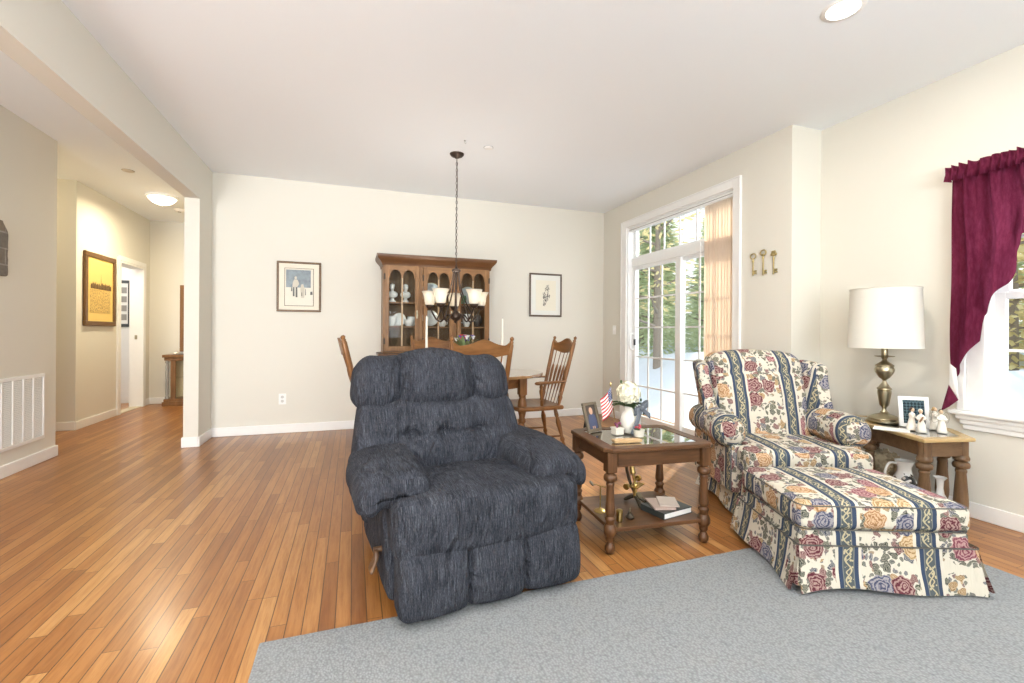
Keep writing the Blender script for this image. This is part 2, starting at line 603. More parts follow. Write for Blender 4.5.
# right side: sliding door wall with the jog, then the window wall
OY0, OY1, OZ = 3.19, 4.90, 2.425
struct('wall_right', MB().box(XR, XR + 0.17, OY1, YB, 0, H).box(XR, XR + 0.17, YK, OY0, 0, H)
       .box(XR, XR + 0.17, OY0, OY1, OZ, H).box(XR + 0.17, XW + 0.15, YK, YK + 0.14, 0, H), WALL)
WY0, WY1, WZ0, WZ1 = 0.56, 1.62, 0.645, 2.04
struct('wall_window', MB().box(XW, XW + 0.15, WY1, YK, 0, H).box(XW, XW + 0.15, -2.9, WY0, 0, H)
       .box(XW, XW + 0.15, WY0, WY1, 0, WZ0).box(XW, XW + 0.15, WY0, WY1, WZ1, H), WALL)
struct('wall_rear', MB().box(-2.56, -2.42, -3.0, -2.9, 0, H).box(-1.58, -1.35, -3.0, -2.9, 0, H).box(-2.42, -1.58, -3.0, -2.9, 0, 0.5).box(-2.42, -1.58, -3.0, -2.9, 2.35, H).box(3.15, XW + 0.15, -3.0, -2.9, 0, H)
       .box(-1.35, 3.15, -3.0, -2.9, 0, 0.55).box(-1.35, 3.15, -3.0, -2.9, 2.55, H), WALL)
rw = struct('window_rear_added', MB().box(-1.35, 3.15, -2.99, -2.91, 0.55, 0.62).box(-1.35, 3.15, -2.99, -2.91, 2.48, 2.55)  # unseen window added in the rear wall to let skylight flood in
            .box(-1.35, -1.28, -2.99, -2.91, 0.62, 2.48).box(3.08, 3.15, -2.99, -2.91, 0.62, 2.48)
            .box(0.1, 0.17, -2.99, -2.91, 0.62, 2.48).box(1.6, 1.67, -2.99, -2.91, 0.62, 2.48), VINYL)
obj('window_pane', MB().box(-1.28, 3.08, -2.955, -2.949, 0.62, 2.48), GLASS, rw, smooth=0)

rw3 = struct('window_hall_added', MB().box(-2.42, -1.58, -2.99, -2.91, 0.5, 0.57).box(-2.42, -1.58, -2.99, -2.91, 2.28, 2.35).box(-2.42, -2.35, -2.99, -2.91, 0.57, 2.28).box(-1.65, -1.58, -2.99, -2.91, 0.57, 2.28), VINYL)  # unseen window added to go with the hall fill lamp
obj('window_pane', MB().box(-2.35, -1.65, -2.955, -2.949, 0.57, 2.28), GLASS, rw3, smooth=0)
BH, BT = 0.095, 0.014


def base(name, segs):
    m = MB()
    for x0, x1, y0, y1 in segs:
        m.box(x0, x1, y0, y1, 0, BH)
    struct(name, m, TRIM, bevel=0.005)


base('baseboard_back', [(XL, XR, YB - BT, YB)])
base('baseboard_left', [(XL, XL + BT, YP - BT, YB - BT), (XJ - BT, XL, YP - BT, YP), (XJ - BT, XJ, YP, 8.2 - BT)])
base('baseboard_hall_near', [(XH, XH + BT, -2.9, 5.05 + BT), (-4.3, XH, 5.05, 5.05 + BT)])
base('baseboard_hall_corridor', [(-4.3, -2.87, 6.29 - BT, 6.29)])
base('baseboard_hall_left', [(-2.87, -2.87 + BT, 6.29 - BT, 7.19), (-2.87, -2.87 + BT, 8.03, 8.2 - BT)])
base('baseboard_hall_end', [(-2.87, XJ - BT, 8.2 - BT, 8.2)])
base('baseboard_bedroom', [(-4.58, -3.0, 8.40 - BT, 8.40)])
base('baseboard_right', [(XR - BT, XR, 5.03, YB - BT), (XR - BT, XR, YK - BT, 3.11), (XR, XW - BT, YK - BT, YK)])
base('baseboard_window', [(XW - BT, XW, -2.9, YK)])

# ---- doorway in the hall
d2 = struct('door_2', MB().box(-3.02, -2.85, DY0 - 0.005, DY0 + 0.02, 0, DZ).box(-3.02, -2.85, DY1 - 0.02, DY1 + 0.005, 0, DZ)
            .box(-3.02, -2.85, DY0 + 0.02, DY1 - 0.02, DZ - 0.02, DZ + 0.004), TRIM, bevel=0.002)
cz = MB().box(-2.87, -2.848, DY0 - 0.062, DY0 - 0.006, 0, DZ + 0.07).box(-2.87, -2.848, DY1 + 0.006, DY1 + 0.062, 0, DZ + 0.07).box(-2.87, -2.848, DY0 - 0.006, DY1 + 0.006, DZ + 0.006, DZ + 0.07)
obj('door_casing', cz, TRIM, d2, smooth=0, bevel=0.005)
obj('strike_plate', MB().box(-2.955, -2.925, DY1 - 0.023, DY1 - 0.0195, 0.97, 1.03), ANTBRASS, d2, smooth=0)
struct('trim_1', MB().box(-3.0, -2.87, DY0 + 0.02, DY1 - 0.02, 0.0, 0.006), plain('beige_carpet', (0.55, 0.48, 0.36), 0.9))

# ---- sliding door with transom
d1 = struct('door_1', MB().box(XR + 0.0, XR + 0.16, OY1 - 0.03, OY1, 0.0, OZ).box(XR + 0.0, XR + 0.16, OY0, OY0 + 0.03, 0.0, OZ)
            .box(XR + 0.0, XR + 0.16, OY0 + 0.03, OY1 - 0.03, OZ - 0.025, OZ).box(XR + 0.05, XR + 0.16, OY0 + 0.03, OY1 - 0.03, 0.0, 0.03), VINYL, bevel=0.002)
tx0, tx1 = XR - 0.022, XR
obj('door_casing', MB().box(tx0, tx1, 5.0, OY1 - 0.012, 0, OZ + 0.075).box(tx0, tx1, OY0 + 0.012, 3.115, 0, OZ + 0.075).box(tx0, tx1, OY0 + 0.012, OY1 - 0.012, OZ - 0.012, OZ + 0.075)
    .box(tx0 - 0.008, tx0, 5.0, 4.985, 0, OZ + 0.06).box(tx0 - 0.008, tx0, 3.13, 3.115, 0, OZ + 0.075).box(tx0 - 0.008, tx0, 3.13, 5.0, OZ + 0.06, OZ + 0.075), TRIM, d1, smooth=0, bevel=0.004)
fx0, fx1 = XR + 0.06, XR + 0.14
obj('transom_bar', MB().box(fx0 - 0.01, fx1, OY0 + 0.03, OY1 - 0.03, 1.925, 2.03), VINYL, d1, smooth=0, bevel=0.006)
tr = obj('transom_sash', MB().box(fx0 + 0.02, fx1 - 0.02, OY1 - 0.03, OY1 - 0.075, 2.03, OZ - 0.025).box(fx0 + 0.02, fx1 - 0.02, OY0 + 0.03, OY0 + 0.075, 2.03, OZ - 0.025)
         .box(fx0 + 0.02, fx1 - 0.02, OY0 + 0.075, OY1 - 0.075, 2.03, 2.055).box(fx0 + 0.02, fx1 - 0.02, OY0 + 0.075, OY1 - 0.075, OZ - 0.05, OZ - 0.025), VINYL, d1, smooth=0, bevel=0.003)
g = MB()
for k in range(1, 6):
    y = 3.265 + (4.825 - 3.265) * k / 6
    g.box(XR + 0.094, XR + 0.108, y - 0.009, y + 0.009, 2.055, OZ - 0.05)
obj('grille', g, VINYL, tr, smooth=0)
obj('glass_pane', MB().box(XR + 0.099, XR + 0.103, 3.265, 4.825, 2.055, OZ - 0.05), GLASS, tr, smooth=0)


def panel(name, ya, yb, x0, x1, parent):
    z0, z1, st, rt = 0.03, 1.925, 0.062, 0.075
    p = obj(name, MB().box(x0, x1, ya, ya + st * 1.35, z0, z1).box(x0, x1, yb - st, yb, z0, z1)
            .box(x0, x1, ya + st * 1.35, yb - st, z0, z0 + rt).box(x0, x1, ya + st * 1.35, yb - st, z1 - 0.04, z1), VINYL, parent, smooth=0, bevel=0.004)
    a, b, c, d = ya + st * 1.35, yb - st, z0 + rt, z1 - 0.04
    xm = (x0 + x1) / 2
    g = MB()
    for k in (1, 2):
        y = a + (b - a) * k / 3
        g.box(xm - 0.007, xm + 0.007, y - 0.009, y + 0.009, c, d)
    for k in range(1, 5):
        z = c + (d - c) * k / 5
        g.box(xm - 0.0072, xm + 0.0072, a, b, z - 0.009, z + 0.009)
    obj('grille', g, VINYL, p, smooth=0)
    obj('glass_pane', MB().box(xm - 0.002, xm + 0.002, a, b, c, d), GLASS, p, smooth=0)
    return p


pa = panel('sliding_panel', 3.985, 4.87, XR + 0.062, XR + 0.10, d1)
pb = panel('fixed_panel', 3.22, 4.06, XR + 0.104, XR + 0.142, d1)
hd = MB().tube(bez([(XR + 0.062, 4.835, 0.90), (XR + 0.015, 4.835, 0.915), (XR + 0.005, 4.835, 1.0), (XR + 0.015, 4.835, 1.085), (XR + 0.062, 4.835, 1.10)], 6), 0.011, 8)
obj('pull_handle', hd, VINYL, pa)
obj('latch', MB().box(XR + 0.045, XR + 0.062, 4.79, 4.815, 0.955, 1.03), BLACKP, pa, smooth=0, bevel=0.003)

# ---- side window
cx0 = XW - 0.022
w1 = struct('window_1', MB().box(XW, XW + 0.15, WY1 - 0.02, WY1, WZ0, WZ1).box(XW, XW + 0.15, WY0, WY0 + 0.02, WZ0, WZ1)
            .box(XW, XW + 0.15, WY0 + 0.02, WY1 - 0.02, WZ1 - 0.02, WZ1).box(XW + 0.01, XW + 0.15, WY0 + 0.02, WY1 - 0.02, WZ0, WZ0 + 0.02), VINYL, bevel=0.002)
obj('window_casing', MB().box(cx0, XW, WY1 - 0.008, 1.70, WZ0, WZ1 + 0.075).box(cx0 - 0.012, XW, 1.70, 1.742, WZ0, WZ1 + 0.075)
    .box(cx0, XW, WY0 + 0.008, WY0 - 0.08, WZ0, WZ1 + 0.075).box(cx0 - 0.012, XW, WY0 - 0.08, WY0 - 0.122, WZ0, WZ1 + 0.075)
    .box(cx0, XW, WY0 + 0.008, WY1 - 0.008, WZ1 - 0.008, WZ1 + 0.075), TRIM, w1, smooth=0, bevel=0.006)
sill = MB().box(XW - 0.062, XW + 0.01, WY0 - 0.16, WY1 + 0.155, WZ0 - 0.028, WZ0)
obj('window_stool', sill, TRIM, w1, smooth=0, bevel=0.010)
ap = MB().box(XW - 0.038, XW, WY0 - 0.13, WY1 + 0.125, WZ0 - 0.055, WZ0 - 0.028).box(XW - 0.026, XW, WY0 - 0.115, WY1 + 0.11, WZ0 - 0.085, WZ0 - 0.055).box(XW - 0.018, XW, WY0 - 0.10, WY1 + 0.098, WZ0 - 0.115, WZ0 - 0.085)
obj('window_apron', ap, TRIM, w1, smooth=0, bevel=0.005)


def sash(name, z0, z1, x0, x1, rows):
    ya, yb, st = WY0 + 0.02, WY1 - 0.02, 0.052
    p = obj(name, MB().box(x0, x1, ya, ya + st, z0, z1).box(x0, x1, yb - st, yb, z0, z1).box(x0, x1, ya + st, yb - st, z0, z0 + 0.05).box(x0, x1, ya + st, yb - st, z1 - 0.04, z1), VINYL, w1, smooth=0, bevel=0.004)
    a, b, c, d = ya + st, yb - st, z0 + 0.05, z1 - 0.04
    xm = (x0 + x1) / 2
    g = MB()
    for k in (1, 2):
        y = a + (b - a) * k / 3
        g.box(xm - 0.006, xm + 0.006, y - 0.008, y + 0.008, c, d)
    for k in range(1, rows):
        z = c + (d - c) * k / rows
        g.box(xm - 0.0062, xm + 0.0062, a, b, z - 0.008, z + 0.008)
    obj('grille', g, VINYL, p, smooth=0)
    obj('glass_pane', MB().box(xm - 0.002, xm + 0.002, a, b, c, d), GLASS, p, smooth=0)


sash('lower_sash', WZ0 + 0.02, 1.355, XW + 0.035, XW + 0.07, 2)
sash('upper_sash', 1.32, WZ1 - 0.02, XW + 0.072, XW + 0.107, 2)

# ---- outdoors: snow, trees
SNOW = plain('snow', (0.62, 0.69, 0.80), 0.8, bscale=8)


def snow_h(x, y):
    if x < 3.75:
        return -0.16
    d = x - 3.75
    bank = 0.80 * sstep(0.15, 2.1, d) * (0.85 + 0.15 * math.sin(y * 1.1 + 0.6)) + 0.05 * nz3(x, y, 0, 0.9)
    if y < 3.0:
        bank = 0.62 * sstep(1.2, 6, d) + 0.08 * nz3(x, y, 0, 0.8)
        k = sstep(2.0, 3.0, y)
        bank = bank * (1 - k) + 0.86 * sstep(0.15, 2.1, d) * 0.9 * k
    return -0.06 + bank


m = MB().grid(lambda u, v: (3.72 + 26 * u ** 1.7, -8 + 34 * v, snow_h(3.72 + 26 * u ** 1.7, -8 + 34 * v)), 50, 90)
struct('ground_snow', m, SNOW, smooth=60)
def leaf_mat(name, col):
    t = NT(name)
    nz = t.noise(t.coords(), 2.5, 3)
    c = t.mix(nz, col, tuple(q * 0.72 for q in col))
    d_, r_ = t.n('BsdfDiffuse', {0: c}), t.n('BsdfTranslucent', {0: c})
    t.t.links.new(t.n('MixShader', {0: 0.5, 1: d_.outputs[0], 2: r_.outputs[0]}).outputs[0], t.out.inputs[0])
    return t.m


PINE = leaf_mat('pine_needles', (0.60, 0.68, 0.44))
DRYL = leaf_mat('dry_yellow_foliage', (0.78, 0.70, 0.40))
BARK = plain('grey_bark', (0.27, 0.235, 0.20), 0.9, bscale=30)


def tree_mesh(hh, rad, n, z0, cone, leaf, seed):
    rnd = random.Random(seed)
    m = MB()
    for _ in range(n):
        t = rnd.random()
        z = z0 + (hh - z0) * t
        rr = rad * ((1 - t) ** 0.8 if cone else math.sin(PI * min(1, 0.12 + 0.88 * t)) ** 0.6) * rnd.random() ** 0.5
        a = rnd.random() * 2 * PI
        c = Vector((rr * math.cos(a), rr * math.sin(a), z - 0.25 * rr))
        u = Vector((math.cos(a), math.sin(a), rnd.uniform(-0.5, 0.3))).normalized() * leaf * rnd.uniform(0.6, 1.4)
        w = Vector((-math.sin(a), math.cos(a), rnd.uniform(-0.7, 0.7))).normalized() * leaf * 0.35
        m.add([c - u - w * 0.3, c - u + w * 0.3, c + w, c + u, c - w], [(0, 1, 2, 3, 4)])
    return m


def tree(name, label, group, loc, hh, rad, n, z0, cone, leaf, mat, seed):
    t = thing(name, label, 'tree', loc, group=group)
    tm = MB().tube([(0, 0, -0.6), (0.02, 0, hh * 0.4), (-0.03, 0.02, hh * 0.97)], [rad * 0.09, rad * 0.06, 0.015], 8)
    rnd = random.Random(seed + 50)
    for k in range(14):
        z = hh * (0.18 + 0.75 * k / 14)
        a = rnd.random() * 6.28
        l = rad * (1 - z / hh) * 0.9 + 0.25
        tm.tube([(0, 0, z), (l * 0.5 * math.cos(a), l * 0.5 * math.sin(a), z + 0.1 * l), (l * math.cos(a), l * math.sin(a), z + 0.3 * l)], [0.03, 0.02, 0.008], 5)
    obj('trunk', tm, BARK, t)
    obj('foliage', tree_mesh(hh, rad, n, z0, cone, leaf, seed), mat, t, smooth=0)
    return t


tp = tree('pine_tree', 'green pine seen through the sliding door above the snow bank', 'pines beyond the sliding door', (6.7, 8.9, 0.4), 4.4, 1.15, 3600, 0.2, True, 0.10, PINE, 1)
for i, (loc, rz) in enumerate((((9.2, 9.6, 0.5), 1.1), ((8.3, 11.8, 0.5), 2.0), ((11.2, 11.6, 0.5), 3.3), ((10.4, 14.0, 0.5), 4.4), ((5.4, 12.6, 0.5), 5.0), ((13.2, 14.0, 0.5), 0.4), ((12.6, 16.8, 0.5), 2.7), ((8.0, 14.6, 0.5), 1.6), ((15.4, 16.6, 0.5), 3.9))):
    dup(tp, loc, rz).scale = [(1, 1, 1.1), (1.05, 1.05, 1.2), (1.1, 1.1, 1.25), (1.1, 1.1, 1.4), (1, 1, 1.15), (1.1, 1.1, 1.45), (1.1, 1.1, 1.6), (1.05, 1.05, 1.35), (1.1, 1.1, 1.6)][i]
td = tree('birch_tree', 'thin bare tree with yellow leaves seen through the transom above the sliding door', 'thin yellow trees beyond the door', (8.6, 7.2, 0.4), 4.6, 0.95, 520, 1.2, False, 0.10, DRYL, 2)
for loc, rz in (((11.6, 9.0, 0.5), 1.9), ((5.2, 6.9, 0.4), 3.6)):
    dup(td, loc, rz)
ts = tree('tree', 'yellow brown tree seen through the side window above the snow', 'trees beyond the side window', (9.4, 4.0, 0.3), 3.9, 1.1, 1900, 0.0, False, 0.12, DRYL, 3)
for loc, rz in (((12.2, 5.3, 0.4), 2.0), ((10.4, 1.5, 0.3), 4.0), ((13.2, 2.6, 0.4), 5.2)):
    dup(ts, loc, rz)
tg = tree('evergreen_tree', 'green tree seen at the top of the side window behind the yellow trees', 'evergreens beyond the side window', (15.6, 6.9, 0.5), 6.4, 1.5, 1900, 0.2, True, 0.18, PINE, 4)
dup(tg, (15.6, 3.6, 0.5), 2.2)
# ================================================================ LARGE FURNITURE
rug = MB().soft((3.152, 3.3, 0.012), 0.005, (60, 60, 2))
rg = obj('area_rug', rug, RUG, smooth=60, loc=(1.274, 0.137, 0.0062))
tag(rg, 'large grey looped area rug lying on the oak floor in front of the chairs', 'rug')

# ---------------------------------------------------------------- recliner
rc = thing('recliner', 'slate blue chenille recliner with padded arms standing half on the grey rug', 'recliner', (0.563, 1.735, 0), 0.10)


def wr(x, y, z, s=7.0, a=0.006, seed=0.0):
    return a * nz3(x + seed, y + seed * 0.7, z, s)


def footpad(x, y, z):
    d = min(abs(x + 0.112), abs(x - 0.13))
    k = sstep(0.05, -0.05, y)
    vert = math.cos(min(1, abs(z) / 0.15) * PI / 2 * 0.85)
    pf = 0.028 * (1 - math.exp(-(d / 0.055) ** 2)) - 0.028 * math.exp(-(d / 0.009) ** 2)
    yy = y - k * (pf * (0.25 + 0.75 * vert) + 0.022 * vert) + 0.012 * z / 0.14
    g = 0.003 * math.sin(z * 130 + x * 30) * math.exp(-(d / 0.05) ** 2)
    return x + wr(x, y, z, 5, 0.005), yy + g + wr(x * 1.6, y, z * 0.5, 8, 0.007, 3), z + 0.006 * math.exp(-(d / 0.025) ** 2) * (-1 if z > 0 else 1) + wr(x, y, z, 4, 0.005, 5)


obj('footrest', MB().soft((0.785, 0.13, 0.268), 0.05, (110, 6, 20), footpad, (-0.012, 0.075, 0.154)), SLATE, rc, smooth=180, uv='x')


def seatc(x, y, z):
    fr = sstep(0.1, -0.30, y)
    crown = 0.022 * (1 - (x / 0.39) ** 2) * max(0, 1 - (y / 0.36) ** 2)
    zz = z + (crown if z > 0 else 0) + 0.012 * fr * (1 if z > 0 else 0)
    w = wr(x, y * 0.6, z, 8, 0.010) + wr(x, y, z, 18, 0.003, 4)
    bulge = -0.020 * fr * math.cos(z / 0.1 * 1.2) * (1 - (x / 0.4) ** 4)
    nar = 1.0 - 0.20 * sstep(-0.16, 0.02, y)
    return x * nar + 0.4 * w, y + bulge + 0.3 * w - 0.015 * (x / 0.38) ** 2 * -fr, zz + w * (1 if z > 0 else 0.3) - 0.03 * sstep(0.0, 0.36, y)


obj('seat_cushion', MB().soft((0.815, 0.70, 0.215), 0.048, (32, 26, 8), seatc, (-0.010, 0.35, 0.342)), SLATE, rc, smooth=180, uv='x')


def armpad(sgn):
    def fn(x, y, z):
        xi = x * sgn                      # + is the outer side
        w = wr(x + sgn, y * 0.7, z, 6, 0.012, 2 + sgn) + wr(x, y, z, 17, 0.004, 9)
        fr = sstep(0.02, -0.30, y)
        crown = 0.026 * math.cos(min(1, abs(x) / 0.17) * PI / 2) * (1 - 0.4 * fr)
        pinch = math.exp(-((y + 0.215) / 0.018) ** 2)
        zz = z * (1 - 0.05 * pinch) + (crown if z > 0 else 0) + w
        zz -= 0.022 * fr * fr + 0.030 * sstep(0.02, 0.17, xi) + 0.012 * sstep(-0.05, -0.17, xi)
        if z < 0:
            zz += 0.010 * math.cos(min(1, abs(x) / 0.15) * PI / 2)      # hollow underside, hem hangs lower
        yy = y - 0.03 * math.cos(min(1, abs(x) / 0.17) * PI / 2) * sstep(-0.12, -0.29, y)
        pl = 0.004 * math.sin(x * 90) * math.exp(-((y + 0.25) / 0.06) ** 2)
        return x * (1.0 - 0.05 * fr) - sgn * 0.03 * sstep(0.0, 0.3, y) + 0.5 * w, yy + 0.6 * w + pl, zz + pl
    return fn


for s in (-1, 1):
    ap_ = obj('armrest', MB().soft((0.31, 0.60, 0.130), 0.060, (20, 32, 8), armpad(s), (s * 0.376 - 0.017, 0.41, 0.486)), SLATE, rc, smooth=180, uv='x')
    pan = MB().soft((0.155, 0.74, 0.40), 0.03, (5, 14, 10), lambda x, y, z: (x * (1 - 0.12 * (z < -0.1)) + wr(x, y, z, 5, 0.006), y + 0.03 * z / 0.2 * sstep(0, -0.3, y), z), (s * 0.352, 0.52, 0.245))
    obj('side_panel', pan, SLATE, rc, smooth=180, uv='x')

BUT = [(-0.21, 0.595), (-0.03, 0.595), (0.15, 0.595)]


def backpad(x, y, z):
    """lower back, tufted at three buttons"""
    half = 0.432 - 0.03 * z / 0.19
    xx = x / 0.44 * half
    fr = sstep(0.04, -0.06, y)
    dent = 0.0
    for bx, bz in BUT:
        dx, dz = xx - 0.03 - bx, z + 0.575 - bz
        dent += 0.046 * math.exp(-(math.hypot(dx, dz) / 0.04) ** 2)
        dent += 0.010 * math.exp(-((dx + 0.15 * dz) / 0.014) ** 2) * math.exp(-(dz / 0.12) ** 2)
    dent += 0.018 * math.exp(-((z + 0.575 - 0.595) / 0.016) ** 2) * (1 if abs(xx) < 0.24 else 0.3)
    puff = 0.045 * math.cos(min(1, abs(z) / 0.21) * PI / 2) * math.cos(min(1, abs(xx) / 0.47) * PI / 2) ** 0.5
    w = wr(xx * 1.6, y, z * 0.8, 7, 0.012, 6) + wr(xx * 1.5, y, z * 0.6, 18, 0.004, 1)
    return xx + 0.4 * w, y + fr * (dent - puff + w) + 0.33 * z, z


bk = obj('back_cushion', MB().soft((0.88, 0.21, 0.40), 0.075, (60, 6, 34), backpad, (-0.062, 0.66, 0.575)), SLATE, rc, smooth=180, uv='x')
for bx, bz in BUT:
    obj('tufting_button', MB().ball((bx - 0.017, 0.580 + 0.33 * (bz - 0.575), bz), 0.012, 10, 6, (1, 0.5, 1)), SLATE, bk, smooth=180, uv='x')


def headf(x, y, z):
    SL, SR = -0.19, 0.20
    d = min(abs(x - SL), abs(x - SR))
    mid = SL < x < SR
    fr = sstep(0.07, -0.07, y)
    v = z / 0.125
    body = math.cos(min(1, abs(v)) * PI / 2) ** 0.6
    edge = math.cos(min(1, abs(x) / 0.45) * PI / 2) ** 0.45
    puff = 0.052 * (1 - 0.85 * math.exp(-(d / 0.045) ** 2)) * body * edge
    seam = 0.026 * math.exp(-(d / 0.008) ** 2)
    gat = 0.006 * math.sin(z * 105 + x * 40) * math.exp(-(d / 0.045) ** 2) + 0.005 * math.sin(x * 85) * math.exp(-((1 + v) / 0.30) ** 2)
    top = 0.046 * max(0, 1 - ((x - 0.005) / 0.195) ** 2) ** 0.8 if mid else 0.006
    top -= 0.022 * sstep(0.33, 0.44, abs(x))
    w = wr(x * 1.5, y, z * 0.6, 8, 0.010, 3) + wr(x, y, z, 19, 0.003, 8)
    zz = z + top * sstep(-0.02, 0.11, z) - 0.010 * body * 0 + 0.6 * w
    if z < 0:
        zz -= 0.010 * (1 - math.exp(-(d / 0.05) ** 2))
    xx = x * (1.03 - 0.055 * (v + 1) / 2)
    return xx + 0.4 * w, y - fr * (puff - seam) + fr * (gat + w) + 0.24 * z, zz


obj('headrest', MB().soft((0.835, 0.22, 0.25), 0.085, (110, 6, 26), headf, (-0.078, 0.760, 0.842)), SLATE, rc, smooth=180, uv='x')
obj('back_frame', MB().soft((0.74, 0.14, 0.72), 0.05, (10, 4, 12), lambda x, y, z: (x * (1 - 0.1 * (z / 0.36)), y + 0.25 * z, z), (-0.05, 0.80, 0.50)), SLATE, rc, smooth=180, uv='x')
lv = MB().soft((0.018, 0.050, 0.075), 0.008, (2, 4, 6), lambda x, y, z: (x - 0.022 * sstep(0.02, -0.04, z), y * (1 + 5 * -z) + 0.3 * z, z), (-0.452, 0.20, 0.190))
lv.tube([(-0.425, 0.22, 0.222), (-0.46, 0.22, 0.222)], 0.012, 8)
obj('recline_lever', lv, wood('lever_wood', (0.13, 0.065, 0.03), (0.06, 0.03, 0.015)), rc, smooth=60)
bs = MB().box(-0.33, 0.33, 0.18, 0.24, 0.012, 0.06).box(-0.33, 0.33, 0.80, 0.86, 0.0, 0.06).box(-0.30, -0.26, 0.24, 0.80, 0.012, 0.06).box(0.26, 0.30, 0.24, 0.80, 0.012, 0.06)
bs.box(-0.33, 0.33, 0.18, 0.86, 0.06, 0.10)
obj('base_frame', bs, BLACKP, rc, smooth=0, bevel=0.004)

# ---------------------------------------------------------------- wing chair
wc = thing('wing_chair', 'wing chair in floral striped tapestry with rolled arms by the sliding door', 'armchair', (2.468, 1.880, 0), math.radians(-20))


def tcush(x, y, z):
    k = 1 - 0.17 * sstep(-0.17, -0.11, y)
    crown = 0.02 * (1 - (x / 0.4) ** 2) * max(0, 1 - (y / 0.36) ** 2)
    return x * k, y - 0.012 * math.cos(z / 0.08) * sstep(-0.2, -0.34, y), z + (crown if z > 0 else 0) + wr(x, y, z, 5, 0.005)


cu = obj('seat_cushion', MB().soft((0.72, 0.60, 0.15), 0.035, (24, 22, 5), tcush, (0, 0.30, 0.352)), FLORAL, wc, smooth=180, uv='x')


def rim(pts, r=0.006):
    return MB().tube(pts, r, 6, closed=True)


PIPE = plain('dark_welt_piping', (0.10, 0.095, 0.085), 0.85, bscale=80)


def rrect(x0, x1, y0, y1, z, r, n=5):
    out = []
    for cx_, cy_, a0 in ((x1 - r, y1 - r, 0), (x0 + r, y1 - r, 90), (x0 + r, y0 + r, 180), (x1 - r, y0 + r, 270)):
        for k in range(n + 1):
            a = math.radians(a0 + 90 * k / n)
            out.append((cx_ + r * math.cos(a), cy_ + r * math.sin(a), z))
    return out


obj('piping', MB().tube([(-0.345, 0.035, 0.416), (-0.2, 0.012, 0.421), (0, 0.006, 0.423), (0.2, 0.012, 0.421), (0.345, 0.035, 0.416)], 0.003, 6), PIPE, cu, smooth=180)
obj('seat_base', MB().soft((0.65, 0.60, 0.18), 0.03, (16, 12, 5), None, (0, 0.37, 0.20)), FLORAL, wc, smooth=180, uv='x')
obj('seat_deck', MB().box(-0.30, 0.30, 0.09, 0.62, 0.255, 0.30), FLORAL, wc, smooth=0, uv='x')


def skirt_mb(hx, y0, y1, z0, z1, flare, r=0.03, wav=0.012):
    """four skirt panels hung from a band, opening in a kick pleat at each corner"""
    m = MB()
    sides = [((-hx, y0), (hx, y0), (0, -1)), ((hx, y0), (hx, y1), (1, 0)), ((hx, y1), (-hx, y1), (0, 1)), ((-hx, y1), (-hx, y0), (-1, 0))]
    for (a, b, nrm) in sides:
        L = math.hypot(b[0] - a[0], b[1] - a[1])
        dx, dy = (b[0] - a[0]) / L, (b[1] - a[1]) / L

        def fn(u, v, off=0.0):
            s_ = u * L
            fl = flare * (1 - v) ** 1.4
            ext = 0.018 * (1 - v) * (2 * u - 1)
            w = wav * (1 - v) * math.sin(u * 9.5 + a[0] * 7 + a[1] * 5)
            cor = 0.014 * (1 - v) * (abs(2 * u - 1) ** 8)
            o = fl + w + cor - off
            return (a[0] + dx * (s_ + ext) + nrm[0] * o, a[1] + dy * (s_ + ext) + nrm[1] * o, z0 + (z1 - z0) * v + 0.008 * (1 - v) * math.sin(u * 6 + a[0]))
        m.grid(lambda u, v: fn(1 - u, v), 22, 8)
        m.grid(lambda u, v: fn(u, v, 0.006), 22, 8)
        for v in (0.0,):
            pass
    for sx in (-1, 1):
        for yy in (y0, y1):
            sy = -1 if yy == y0 else 1
            m.tube([(sx * (hx - 0.012), yy - sy * 0.012, z1 - 0.004), (sx * (hx - 0.004), yy - sy * 0.004, z0 + 0.012)], [0.016, 0.028], 8)
    return m


obj('skirt', skirt_mb(0.33, 0.065, 0.68, 0.021, 0.215, 0.03), FLORAL, wc, smooth=50, uv='x')


def backw(x, y, z):
    v = z / 0.31
    xx = x * (1.0 + 0.03 * v)
    top = 0.045 * (1 - (x / 0.34) ** 2) * sstep(-0.1, 0.31, z)
    fr = sstep(0.03, -0.06, y)
    puff = 0.045 * math.cos(min(1, abs(x) / 0.34) * PI / 2) * math.cos(min(1, abs(z + 0.03) / 0.33) * PI / 2)
    seam = 0.020 * math.exp(-((z - 0.185) / 0.016) ** 2)
    sv = 0.0
    return xx, y + fr * (seam - puff) + 0.26 * z + 0.03 * sstep(0.19, 0.31, z) * 0.5, z + top + wr(x, y, z, 4, 0.005, 7)


